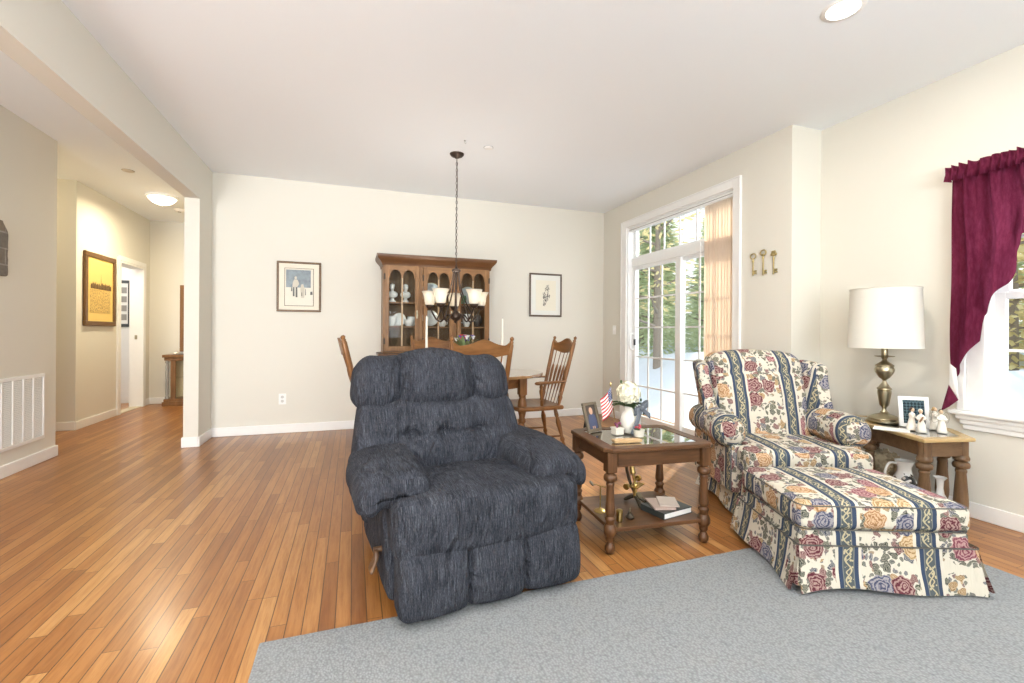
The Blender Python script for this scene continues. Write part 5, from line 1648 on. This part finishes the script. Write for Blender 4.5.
obj('top_cap', MB().lathe([(0.006, Z0 + 0.035), (0.010, Z0 + 0.02), (0.016, Z0 + 0.014), (0.040, Z0 + 0.004), (0.040, Z0 - 0.012), (0.020, Z0 - 0.018)], seg=20), BRONZE, ch, smooth=50)
obj('centre_rod', MB().tube([(0, 0, Z0), (0, 0, -1.50)], 0.008, 10), BRONZE, ch)
obj('hub', MB().lathe([(0.003, -1.560), (0.008, -1.552), (0.006, -1.545), (0.014, -1.535), (0.045, -1.515), (0.055, -1.495), (0.045, -1.470), (0.022, -1.455), (0.014, -1.44)], seg=24), BRONZE, ch, smooth=50)
SHG = NT('frosted_amber_shade')
c_ = SHG.n('SeparateXYZ', {0: SHG.coords()})
dif = SHG.n('BsdfDiffuse', {0: (0.86, 0.83, 0.76)})
trl = SHG.n('BsdfTranslucent', {0: (0.88, 0.82, 0.68)})
glo = SHG.n('BsdfGlossy', {0: (1, 1, 1), 'Roughness': 0.3})
SHG.t.links.new(SHG.n('MixShader', {0: 0.06, 1: SHG.n('MixShader', {0: 0.22, 1: dif.outputs[0], 2: trl.outputs[0]}).outputs[0], 2: glo.outputs[0]}).outputs[0], SHG.out.inputs[0])
for i in range(5):
    a = -0.3364 + math.radians([173, 245, 317, 29, 101][i])
    M_ = RZ(a)
    m = MB().tube(bez([(0.026, 0, Z0 - 0.01), (0.036, 0, Z0 - 0.10), (0.060, 0, Z0 - 0.20), (0.100, 0, Z0 - 0.295), (0.150, 0, Z0 - 0.385), (0.178, 0, Z0 - 0.455)], 7), 0.0065, 8, M_)
    m.tube(bez([(0.040, 0, -1.512), (0.060, 0, -1.482), (0.090, 0, -1.485), (0.140, 0, -1.540), (0.185, 0, -1.520), (0.222, 0, -1.46), (0.248, 0, -1.408)], 7), 0.0078, 8, M_)
    ar = obj('arm', m, BRONZE, ch, smooth=60)
    obj('shade_cup', MB().lathe([(0.010, -1.427), (0.030, -1.414), (0.040, -1.394), (0.038, -1.388), (0.016, -1.388)], (0, 0, 0), 20, M_ @ T(0.248, 0, 0)), BRONZE, ar, smooth=50)
    light('chandelier_lamp', 'POINT', tuple(T(0.893, 4.12, H) @ M_ @ Vector((0.248, 0, -1.297))), (0, 0, 0), 3.2, (1.0, 0.96, 0.90), shadow_soft_size=0.03)  # point lights added in the unlit shades as ceiling fill
    obj('bell_shade', MB().lathe([(0.034, -1.388), (0.044, -1.380), (0.050, -1.342), (0.056, -1.302), (0.072, -1.266), (0.076, -1.263), (0.073, -1.262), (0.053, -1.300), (0.046, -1.342), (0.040, -1.377), (0.02, -1.384)], (0, 0, 0), 28, M_ @ T(0.248, 0, 0), caps=False), SHG.m, ar, smooth=60)
# ================================================================ ON THE WALLS, CEILING, WINDOWS
def framed(name, label, cat, loc, rz, w, h, fw, fd, fmat, layers, group=None):
    """front faces local -y; layers = (part, inset_l, inset_r, inset_b, inset_t, material)"""
    t = thing(name, label, cat, loc, rz, group)
    a, b = w / 2, h / 2
    obj('frame', MB().box(-a, a, -fd, 0, -b, -b + fw).box(-a, a, -fd, 0, b - fw, b).box(-a, -a + fw, -fd, 0, -b + fw, b - fw).box(a - fw, a, -fd, 0, -b + fw, b - fw), fmat, t, smooth=0, bevel=min(0.006, fw * 0.3))
    dep = -fd * 0.4
    for (nm, l, r, bt, tp, mt) in layers:
        obj(nm, MB().box(-a + l, a - r, dep - 0.0015, dep, -b + bt, b - tp), mt, t, smooth=0)
        dep -= 0.0016
    return t, dep


MATB = plain('cream_mat_board', (0.78, 0.73, 0.62), 0.8)


def flat(m, pts, y):
    return m.add([(x, y, z) for x, z in pts], [tuple(range(len(pts)))])


# left picture: two figures walking in snow under a dark sky
WALF = wood('frame_walnut', (0.20, 0.12, 0.06), (0.09, 0.05, 0.025), 'X', 0.35, 0.3)
SKYB = NT('dusky_blue_print')
SKYB.set(Base_Color=SKYB.ramp(SKYB.noise(SKYB.coords(), 22, 4), [(0.3, (0.045, 0.065, 0.085)), (0.7, (0.13, 0.17, 0.19))]), Roughness=0.35)
p, d = framed('framed_print', 'framed winter print of two walkers hanging at the left of the hutch', 'picture', (-0.556, YB - 0.001, 1.585), 0, 0.442, 0.545, 0.022, 0.022, WALF,
              [('mat_board', 0.02, 0.02, 0.02, 0.02, MATB), ('mat_border', 0.075, 0.075, 0.062, 0.07, plain('brown_mat_line', (0.14, 0.085, 0.045), 0.6)), ('print', 0.081, 0.081, 0.068, 0.076, plain('snow_print', (0.70, 0.66, 0.56), 0.5)), ('print_sky', 0.092, 0.105, 0.265, 0.09, SKYB.m)])
d -= 0.0006
flat_m = MB()
flat(flat_m, [(-0.068, -0.005), (-0.02, -0.005), (0.0, 0.03), (-0.008, 0.06), (-0.02, 0.078), (-0.05, 0.078), (-0.062, 0.05)], d)
flat(flat_m, [(-0.044, 0.082), (-0.026, 0.082), (-0.022, 0.098), (-0.028, 0.112), (-0.042, 0.112), (-0.048, 0.098)], d)
flat(flat_m, [(0.02, -0.12), (0.05, -0.12), (0.055, -0.02), (0.04, 0.03), (0.02, 0.025), (0.012, -0.02)], d)
obj('printed_walkers', flat_m, plain('print_pale_coat', (0.52, 0.47, 0.38), 0.5), p, smooth=0)
flat_m = MB()
for x0, x1, z0, z1 in ((-0.062, -0.045, -0.105, -0.005), (-0.035, -0.016, -0.115, -0.005), (-0.08, -0.066, -0.05, -0.01), (0.022, 0.032, -0.10, -0.06), (0.06, 0.068, -0.09, -0.02), (0.11, 0.135, -0.085, -0.05)):
    flat(flat_m, [(x0, z0), (x1, z0), (x1 - 0.002, z1), (x0 + 0.002, z1)], d - 0.0006)
obj('printed_boots', flat_m, plain('print_dark_ink', (0.06, 0.055, 0.05), 0.5), p, smooth=0)  # boots and small dark marks of the printed walkers
# right picture: a single dark sketched figure on cream paper
p, d = framed('framed_print', 'framed pen sketch of a standing figure hanging between the hutch and the corner', 'picture', (2.366, YB - 0.001, 1.592), 0, 0.458, 0.562, 0.022, 0.022, plain('dark_brown_frame', (0.10, 0.065, 0.045), 0.35),
              [('mat_board', 0.02, 0.02, 0.02, 0.02, plain('pale_mat_board', (0.76, 0.76, 0.71), 0.8)), ('print', 0.09, 0.085, 0.08, 0.09, plain('cream_sketch_paper', (0.78, 0.74, 0.62), 0.7))])
m = MB()
rnd = random.Random(9)
for (cx_, cz_, rx_, rz_, n_) in ((0.02, 0.085, 0.03, 0.05, 26), (0.03, 0.0, 0.022, 0.07, 30), (-0.02, 0.0, 0.02, 0.05, 20), (-0.01, -0.06, 0.028, 0.05, 24), (-0.02, -0.115, 0.018, 0.02, 12)):
    for k in range(n_):
        a = rnd.random() * 6.28
        r_ = rnd.random() ** 0.5
        x, z, l, w = cx_ + rx_ * r_ * math.cos(a), cz_ + rz_ * r_ * math.sin(a), rnd.uniform(0.008, 0.02), rnd.uniform(0.002, 0.005)
        an = rnd.uniform(0.9, 2.0)
        dx, dz = math.cos(an), math.sin(an)
        flat(m, [(x - dx * l - dz * w, z - dz * l + dx * w), (x + dx * l, z + dz * l), (x - dx * l + dz * w, z - dz * l - dx * w)], d - 0.0004 - 0.00001 * k)
obj('ink_figure', m, plain('print_dark_ink', (0.06, 0.055, 0.05), 0.5), p, smooth=0)

# keys
def wall_key(label, y, z, L, bow):
    t = thing('decorative_key', label, 'key ornament', (XR - 0.001, y, z), -PI / 2, 'brass keys on the right wall')
    m = MB()
    if bow == 0:
        m.tube([(0.028 * math.cos(a), -0.008, 0.022 * math.sin(a) + L / 2 - 0.022) for a in [2 * PI * k / 20 for k in range(20)]], 0.0052, 8, closed=True)
    elif bow == 1:
        m.tube([(0.027 * math.cos(a), -0.008, 0.023 * math.sin(a) + L / 2 - 0.023) for a in [2 * PI * k / 20 for k in range(20)]], 0.0058, 8, closed=True)
        m.ball((0.0, -0.008, L / 2 - 0.040), 0.016, 10, 6, (1.3, 0.4, 0.6))
    else:
        for dx, dz in ((-0.018, -0.028), (0.018, -0.028), (0, -0.012), (0, -0.034), (-0.009, -0.010), (0.009, -0.010)):
            m.ball((dx, -0.008, L / 2 + dz), 0.0145, 10, 6, (1, 0.42, 0.9))
    obj('bow', m, ANTB2, t, smooth=60)
    obj('shank', MB().lathe([(0.004, -L / 2 + 0.004), (0.006, -L / 2 + 0.012), (0.0055, L / 2 - 0.075), (0.010, L / 2 - 0.066), (0.007, L / 2 - 0.058), (0.006, L / 2 - 0.044)], (0, -0.008, 0), 10), ANTB2, t, smooth=50)
    obj('bit', MB().box(0.004, 0.034, -0.012, -0.004, -L / 2 + 0.016, -L / 2 + 0.030).box(0.004, 0.034, -0.012, -0.004, -L / 2 + 0.036, -L / 2 + 0.048).box(0.004, 0.018, -0.012, -0.004, -L / 2 + 0.030, -L / 2 + 0.036), ANTB2, t, smooth=0, bevel=0.001)


ANTB2 = plain('aged_brass_keys', (0.52, 0.42, 0.20), 0.4, 0.9, bscale=40)
wall_key('brass wall key with a plain oval ring, first from the sliding door', 2.988, 1.690, 0.192, 0)
wall_key('middle brass wall key with a round ring bow', 2.887, 1.694, 0.216, 1)
wall_key('brass wall key with a solid clover shaped bow, nearest the wall corner', 2.787, 1.681, 0.196, 2)

# switch and outlet
t = thing('light_switch', 'white light switch plate on the wall left of the sliding door', 'switch', (XR, 5.176, 1.144), -PI / 2)
obj('plate', MB().box(-0.036, 0.036, -0.006, 0, -0.058, 0.058), TRIM, t, smooth=0, bevel=0.003)
obj('toggle', MB().box(-0.005, 0.005, -0.016, -0.006, -0.008, 0.012), TRIM, t, smooth=0, bevel=0.001)
t = thing('wall_outlet', 'white duplex outlet low on the back wall below the winter print', 'outlet', (-0.715, YB, 0.367))
obj('plate', MB().box(-0.036, 0.036, -0.006, 0, -0.058, 0.058), TRIM, t, smooth=0, bevel=0.003)
for z in (-0.022, 0.022):
    obj('socket', MB().lathe([(0.0, -0.002), (0.016, -0.002), (0.016, 0.0)], seg=18, mat=T(0, -0.007, z) @ RX(PI / 2)).box(-0.008, -0.005, -0.0095, -0.0065, z - 0.002, z + 0.008).box(0.005, 0.008, -0.0095, -0.0065, z - 0.002, z + 0.008), plain('socket_grey', (0.55, 0.54, 0.52), 0.4), t, smooth=0)

# return air grille on the hall wall
gy0, gy1, gz0, gz1 = 4.135, 4.885, 0.195, 0.735
t = thing('air_return_grille', 'white louvred air return grille low on the left wall', 'vent', (XH, (gy0 + gy1) / 2, (gz0 + gz1) / 2), PI / 2)
a, b = (gy1 - gy0) / 2, (gz1 - gz0) / 2
m = MB().box(-a, a, -0.010, 0, -b, -b + 0.028).box(-a, a, -0.010, 0, b - 0.028, b).box(-a, -a + 0.02, -0.010, 0, -b + 0.028, b - 0.028).box(a - 0.02, a, -0.010, 0, -b + 0.028, b - 0.028)
for k in range(1, 6):
    x = -a + 0.02 + (2 * a - 0.04) * k / 6
    m.box(x - 0.007, x + 0.007, -0.009, 0, -b + 0.028, b - 0.028)
obj('frame', m, TRIM, t, smooth=0, bevel=0.002)
m = MB()
nl = 34
for k in range(nl):
    z = -b + 0.03 + (2 * b - 0.06) * (k + 0.5) / nl
    m.box(-a + 0.02, a - 0.02, -0.0009, 0.0009, -0.0065, 0.0065, T(0, -0.004, z) @ RX(-0.65))
obj('louvres', m, TRIM, t, smooth=0)
obj('backing', MB().box(-a + 0.01, a - 0.01, -0.0008, 0, -b + 0.01, b - 0.01), plain('grille_grey', (0.30, 0.30, 0.29), 0.8), t, smooth=0)
# grey stone plaque at the picture edge
pq = MB().soft((0.30, 0.022, 0.405), 0.02, (8, 2, 14), lambda x, y, z: (x - 0.05 * (sstep(0.12, 0.2, z) * (1 if x > 0 else -1)) * abs(x) / 0.15, y + 0.003 * nz3(x, y, z, 30), z))
STON = NT('grey_slate_blocks')
cs = STON.coords()
br = STON.n('TexBrick', {'Vector': STON.coords(rot=(PI / 2, 0, 0)), 'Color1': (0.22, 0.20, 0.18, 1), 'Color2': (0.30, 0.25, 0.18, 1), 'Mortar': (0.42, 0.40, 0.37, 1), 'Scale': 2.1, 'Mortar Size': 0.012})
STON.set(Base_Color=STON.mix(STON.ma('MULTIPLY', STON.noise(cs, 40, 4), 0.8), br.outputs[0], (0.08, 0.075, 0.07)), Roughness=0.9)
t = thing('wall_plaque', 'grey stone block plaque cut by the left edge of the photo, above the grille', 'plaque', (XH + 0.012, 4.272, 1.693), PI / 2)
obj('stone_panel', pq, STON.m, t, smooth=60)
obj('hanger', MB().box(-0.02, 0.02, 0.008, 0.0115, 0.12, 0.15), ANTBRASS, t, smooth=0)

# ceiling fittings
t = thing('recessed_downlight', 'lit recessed downlight in the ceiling at the top right', 'ceiling light', (2.319, 1.615, H))
obj('trim_ring', MB().lathe([(0.070, -0.001), (0.074, -0.007), (0.094, -0.005), (0.097, 0.0)], seg=40, caps=False), TRIM, t, smooth=60)
obj('lens', MB().lathe([(0.0, -0.004), (0.070, -0.003), (0.071, -0.001)], seg=40), emit('lamp_glow', (1.0, 0.93, 0.82), 9.0), t, smooth=60)
light('downlight_lamp', 'AREA', (2.319, 1.615, H - 0.02), (0, 0, 0), 14, (1.0, 0.92, 0.80), shape='DISK', size=0.13)
t = thing('ceiling_sprinkler', 'white concealed sprinkler disc on the ceiling right of the chandelier canopy', 'sprinkler', (1.124, 3.879, H))
obj('disc', MB().lathe([(0.0, -0.008), (0.036, -0.007), (0.040, -0.003), (0.040, 0)], seg=28), TRIM, t, smooth=50)
obj('shadow_gap', MB().lathe([(0.043, -0.002), (0.043, 0.0)], seg=28), plain('sprinkler_gap', (0.3, 0.3, 0.3), 0.6), t)
t = thing('ceiling_hook', 'tiny grey ceiling hook just in front of the chandelier canopy', 'hook', (0.895, 3.81, H))
obj('plate', MB().lathe([(0.0, -0.004), (0.009, -0.003), (0.010, 0.0)], seg=14), plain('hook_grey', (0.35, 0.34, 0.33), 0.5), t)
obj('hook', MB().tube(bez([(0, 0, -0.003), (0, 0, -0.016), (0.007, 0, -0.024), (0.012, 0, -0.016)], 5), 0.0018, 6), plain('hook_grey', (0.35, 0.34, 0.33), 0.5), t)

# hall light, detector, slot
t = thing('hall_ceiling_light', 'lit alabaster bowl ceiling light in the hall', 'ceiling light', (-2.21, 6.66, H))
obj('pan', MB().lathe([(0.150, -0.028), (0.165, -0.022), (0.165, 0.0)], seg=36), TRIM, t, smooth=50)
obj('glass_bowl', MB().lathe([(0.0, -0.108), (0.05, -0.102), (0.10, -0.080), (0.135, -0.045), (0.145, -0.026)], seg=36), emit('bowl_glow', (1.0, 0.86, 0.62), 5.0), t, smooth=60)
obj('finial', MB().lathe([(0.0, -0.125), (0.007, -0.118), (0.005, -0.110), (0.010, -0.106)], seg=14), TRIM, t, smooth=50)
light('hall_lamp', 'AREA', (-2.21, 6.66, H - 0.135), (0, 0, 0), 24, (1.0, 0.85, 0.58), shape='DISK', size=0.26)
t = thing('smoke_detector', 'white round smoke detector on the hall ceiling beyond the hall light', 'smoke detector', (-2.226, 7.30, H))
obj('body', MB().lathe([(0.0, -0.036), (0.045, -0.035), (0.062, -0.022), (0.066, 0.0)], seg=28), TRIM, t, smooth=50)
obj('sensor_slot', MB().lathe([(0.012, -0.0375), (0.020, -0.0375), (0.020, -0.0355), (0.012, -0.0355), (0.012, -0.0375)], seg=16, caps=False), BLACKP, t)
t = thing('ceiling_sprinkler', 'small flat sprinkler disc on the hall ceiling nearer than the hall light', 'sprinkler', (-2.19, 5.715, H))
obj('disc', MB().lathe([(0.0, -0.008), (0.046, -0.007), (0.050, -0.003), (0.050, 0)], seg=28), plain('tan_disc', (0.55, 0.48, 0.38), 0.5), t, smooth=50)
obj('gap_ring', MB().lathe([(0.053, -0.002), (0.053, 0.0)], seg=28), plain('brown_gap', (0.2, 0.15, 0.1), 0.6), t)
light('corridor_lamp_assumed', 'POINT', (-3.5, 5.7, 2.3), (0, 0, 0), 7, (1.0, 0.84, 0.55), shadow_soft_size=0.15)  # assumed light added in the unseen corridor to warm its wall, no fixture
light('bedroom_fill_light', 'POINT', (-3.7, 7.3, 2.3), (0, 0, 0), 22, (1.0, 0.97, 0.92), shadow_soft_size=0.2)  # fill light added in the unseen part of the bedroom, no fixture

# hall picture (old gold map) on x = -2.87
GOLDF = plain('dark_gilt_frame', (0.17, 0.085, 0.025), 0.35, 0.3, 0.4, 90)
MAPM = NT('gold_engraving')
cm = MAPM.coords()
lines = MAPM.noise(MAPM.coords(scale=(1, 1, 1)), 55, 5, 0.8)
MAPM.set(Base_Color=MAPM.ramp(lines, [(0.40, (0.20, 0.11, 0.02)), (0.50, (0.62, 0.42, 0.12)), (0.62, (0.76, 0.54, 0.17))]), Roughness=0.35)
GOLDM = plain('gold_mat_board', (0.80, 0.58, 0.19), 0.6)
p, d = framed('framed_engraving', 'tall gold toned city engraving in a gilt frame on the hall wall', 'picture', (-2.869, 6.765, 1.573), PI / 2, 0.70, 0.85, 0.055, 0.03, GOLDF,
              [('mat_board', 0.05, 0.05, 0.05, 0.05, GOLDM), ('engraving_sky', 0.115, 0.115, 0.15, 0.13, plain('gold_sky', (0.78, 0.56, 0.18), 0.4)), ('engraving', 0.12, 0.12, 0.155, 0.42, MAPM.m)])
m = MB()
rnd = random.Random(2)
x = -0.225
while x < 0.22:
    w = rnd.uniform(0.012, 0.035)
    flat(m, [(x, 0.01), (x + w, 0.01), (x + w, 0.045 + rnd.random() * 0.03), (x + w / 2, 0.06 + rnd.random() * 0.05), (x, 0.045 + rnd.random() * 0.03)], d - 0.001)
    x += w + 0.003
flat(m, [(0.0, 0.05), (0.014, 0.05), (0.007, 0.20)], d - 0.0012)
obj('engraved_skyline', m, plain('engraving_brown', (0.16, 0.09, 0.03), 0.5), p, smooth=0)
# black frame in the bedroom
p, d = framed('framed_print', 'black framed print of small pictures seen through the hall doorway', 'picture', (-3.39, 8.398, 1.50), 0, 0.46, 0.70, 0.045, 0.02, plain('black_frame', (0.04, 0.045, 0.05), 0.4),
              [('mat_board', 0.04, 0.04, 0.04, 0.04, PAPER)])
m = MB()
for r_ in range(4):
    for c in range(3):
        x, z = -0.13 + 0.13 * c, 0.20 - 0.135 * r_
        flat(m, [(x - 0.04, z - 0.045), (x + 0.04, z - 0.045), (x + 0.04, z + 0.045), (x - 0.04, z + 0.045)], d - 0.001)
obj('small_pictures', m, plain('print_grey', (0.32, 0.30, 0.28), 0.5), p, smooth=0)

# curio cabinet, mirror and trinkets at the end of the hall
CUR = wood('curio_walnut', (0.26, 0.13, 0.05), (0.12, 0.055, 0.02), 'Z', 0.3, 0.4)
cu_ = thing('curio_cabinet', 'low walnut curio cabinet with glass sides at the end of the hall', 'cabinet', (-2.15, 8.04, 0))
w2, d0, d1_ = 0.46, -0.15, 0.13
obj('base', MB().box(-w2, w2, d0, d1_, 0.0, 0.06).box(-w2 + 0.015, w2 - 0.015, d0 + 0.015, d1_, 0.06, 0.10), CUR, cu_, smooth=0, bevel=0.006)
obj('top', MB().box(-w2, w2, d0, d1_, 0.705, 0.745).box(-w2 + 0.02, w2 - 0.02, d0 + 0.02, d1_, 0.66, 0.705), CUR, cu_, smooth=0, bevel=0.006)
for sx in (-1, 1):
    obj('turned_column', MB().lathe([(0.026, 0.10), (0.026, 0.13), (0.016, 0.145), (0.021, 0.18), (0.021, 0.58), (0.016, 0.615), (0.026, 0.63), (0.026, 0.66)], (sx * (w2 - 0.05), d0 + 0.05, 0), 14), plain('pewter_column', (0.28, 0.27, 0.25), 0.5), cu_, smooth=40)
    obj('stile', MB().box(sx * (w2 - 0.10), sx * (w2 - 0.16), d0 + 0.03, d0 + 0.055, 0.10, 0.66), CUR, cu_, smooth=0, bevel=0.003)
obj('back_board', MB().box(-w2 + 0.02, w2 - 0.02, d1_ - 0.012, d1_, 0.10, 0.66), plain('curio_back', (0.50, 0.40, 0.24), 0.6), cu_, smooth=0)
obj('glass_shelf', MB().box(-w2 + 0.03, w2 - 0.03, d0 + 0.06, d1_ - 0.02, 0.40, 0.406), CABGLASS, cu_, smooth=0)
obj('glass_door', MB().box(-w2 + 0.16, w2 - 0.16, d0 + 0.038, d0 + 0.042, 0.10, 0.66), CABGLASS, cu_, smooth=0)
MIR = plain('mirror_silver', (0.85, 0.85, 0.83), 0.03, 1.0)
p, d = framed('wall_mirror', 'tall walnut framed mirror above the curio cabinet at the end of the hall', 'mirror', (-2.12, 8.198, 1.285), 0, 0.72, 1.01, 0.06, 0.03, wood('curio_walnut', (0.26, 0.13, 0.05), (0.12, 0.055, 0.02), 'Z', 0.3, 0.4), [('mirror_glass', 0.05, 0.05, 0.05, 0.05, MIR)])
t = thing('trinket_dish', 'small cream dish with lid on the left of the curio cabinet top', 'dish', (-2.47, 7.98, 0.7455))
obj('dish', MB().lathe([(0.03, 0), (0.05, 0.012), (0.052, 0.018), (0.0, 0.02)], seg=20), FIGW, t, smooth=50)
obj('knob_lid', MB().lathe([(0.03, 0.019), (0.02, 0.03), (0.006, 0.036), (0.010, 0.048), (0.0, 0.055)], seg=16), FIGW, t, smooth=50)
t = thing('ornament', 'small white and red figure ornament on the curio cabinet beside the pillar', 'ornament', (-2.30, 7.98, 0.7455))
obj('body', MB().lathe([(0.045, 0), (0.052, 0.01), (0.05, 0.05), (0.03, 0.085), (0.0, 0.09)], seg=18), FIGW, t, smooth=60)
obj('head', MB().ball((0, -0.005, 0.115), 0.032, 14, 8), plain('ornament_red', (0.40, 0.09, 0.05), 0.5), t, smooth=60)

# ---------------------------------------------------------------- vertical blinds at the sliding door
SLM = NT('peach_fabric_vane')
nzv = SLM.noise(SLM.coords(scale=(1, 1, 0.05)), 160, 2)
dif = SLM.n('BsdfDiffuse', {0: SLM.mix(nzv, (0.93, 0.85, 0.77), (0.88, 0.78, 0.68))})
trl = SLM.n('BsdfTranslucent', {0: (0.95, 0.86, 0.76)})
SLM.t.links.new(SLM.n('MixShader', {0: 0.6, 1: dif.outputs[0], 2: trl.outputs[0]}).outputs[0], SLM.out.inputs[0])
vb = thing('vertical_blinds', 'peach fabric vertical blinds gathered at the right of the sliding door', 'blinds', (XR + 0.028, 3.40, 0))
obj('head_rail', MB().box(-0.022, 0.022, 3.225 - 3.40, 4.868 - 3.40, 2.355, 2.398), VINYL, vb, smooth=0, bevel=0.004)
obj('rail_shadow_slot', MB().box(-0.0222, -0.0205, 3.23 - 3.40, 4.862 - 3.40, 2.372, 2.380), plain('rail_groove', (0.35, 0.34, 0.33), 0.5), vb, smooth=0)
for k in range(10):
    y = 3.245 + 0.037 * k - 3.40
    an = math.radians(62 + 7 * math.sin(k * 2.1))
    m = MB().grid(lambda u, v: ((u - 0.5) * 0.084 * math.cos(an) * 0.5 - 0.006 * math.cos((u - 0.5) * PI), y + (u - 0.5) * 0.084 * math.sin(an) * 0.9, 0.04 + 2.31 * v), 6, 6)
    v_ = obj('vane', m, SLM.m, vb, smooth=60)
    s_ = v_.modifiers.new('solidify', 'SOLIDIFY')
    s_.thickness = 0.0009
obj('wand', MB().tube([(-0.03, 3.62 - 3.40, 2.35), (-0.03, 3.62 - 3.40, 1.2)], 0.003, 6), VINYL, vb)

# ---------------------------------------------------------------- burgundy swag at the side window
BURG = NT('burgundy_crinkle_voile')
cb = BURG.n('TexCoord').outputs['UV']
nb = BURG.noise(BURG.n('Mapping', {0: cb, 3: (1, 0.25, 1)}).outputs[0], 60, 4, 0.7)
bcol = BURG.ramp(nb, [(0.28, (0.065, 0.007, 0.018)), (0.50, (0.115, 0.016, 0.040)), (0.72, (0.18, 0.036, 0.075))])
dif = BURG.n('BsdfDiffuse', {0: bcol})
trl = BURG.n('BsdfTranslucent', {0: (0.28, 0.05, 0.11)})
BURG.t.links.new(BURG.n('MixShader', {0: 0.32, 1: dif.outputs[0], 2: trl.outputs[0]}).outputs[0], BURG.out.inputs[0])
cx_ = XW - 0.085
sw = thing('window_swag', 'burgundy crinkled swag curtain with a ruffled rod top on the side window', 'curtain', (cx_, 1.10, 0))
# right hand swag shape in (y, z): the outer edge hangs straight, the inner edge sweeps up towards the middle
INNER = [(0.90, 1.70), (1.10, 1.70), (1.30, 1.69), (1.419, 1.649), (1.462, 1.566), (1.458, 1.488), (1.486, 1.40), (1.545, 1.30), (1.605, 1.209), (1.612, 1.071), (1.668, 0.945), (1.712, 0.875), (1.742, 0.82)]


def lowz(y):
    for (ya, za), (yb, zb) in zip(INNER, INNER[1:]):
        if ya <= y <= yb:
            return za + (zb - za) * (y - ya) / (yb - ya)
    return INNER[0][1] if y < INNER[0][0] else INNER[-1][1]


def swag(u, v):
    y = 0.92 + (1.742 - 0.92) * u
    zl = lowz(y)
    z = 2.065 + (zl - 2.065) * v
    amp = 0.016 + 0.026 * v
    x = amp * math.sin(u * 40 + 1.2 * math.sin(v * 3)) + 0.014 * math.sin(u * 88 + v * 4) * (1 - 0.6 * v)
    return (x - 0.01, y - 1.10 + 0.004 * math.sin(v * 9), z)


m = MB().grid(swag, 140, 40)
s1 = obj('swag_panel', m, BURG.m, sw, smooth=180, uv='x')
# tail that turns to show its pale lining
def patch(p00, p10, p11, p01, bow, x0):
    def fn(u, v):
        q = [(1 - u) * (1 - v) * a_ + u * (1 - v) * b_ + u * v * c_ + (1 - u) * v * d_ for a_, b_, c_, d_ in zip(p00, p10, p11, p01)]
        return (x0 + bow * math.sin(PI * u) * math.sin(PI * v), q[0] - 1.10, q[1])
    return MB().grid(fn, 10, 10)


obj('tail', patch((1.744, 0.800), (1.696, 0.712), (1.740, 0.665), (1.782, 0.632), -0.012, -0.018), BURG.m, sw, smooth=180, uv='x')
obj('lining', patch((1.744, 0.93), (1.712, 0.90), (1.697, 0.713), (1.745, 0.80), -0.006, -0.010), plain('white_lining', (0.80, 0.79, 0.78), 0.8), sw, smooth=180)


def ruffle(u, v):
    y = 0.90 + 0.855 * u
    x = (0.016 + 0.014 * abs(v - 0.55) * 2) * math.sin(u * 130 + 2.0 * math.sin(u * 19)) * (0.35 + abs(v - 0.5)) - 0.028 - 0.012 * math.cos((v - 0.35) * 3)
    return (x, y - 1.10, 2.035 + 0.095 * v + 0.005 * math.sin(u * 130 + 1) * v)


obj('rod_ruffle', MB().grid(ruffle, 260, 8), BURG.m, sw, smooth=180, uv='x')
obj('curtain_rod', MB().tube([(-0.005, 0.88 - 1.10, 2.075), (-0.005, 1.735 - 1.10, 2.075), (0.03, 1.752 - 1.10, 2.075), (0.082, 1.752 - 1.10, 2.075)], 0.008, 8), plain('white_rod', (0.8, 0.8, 0.78), 0.4), sw)
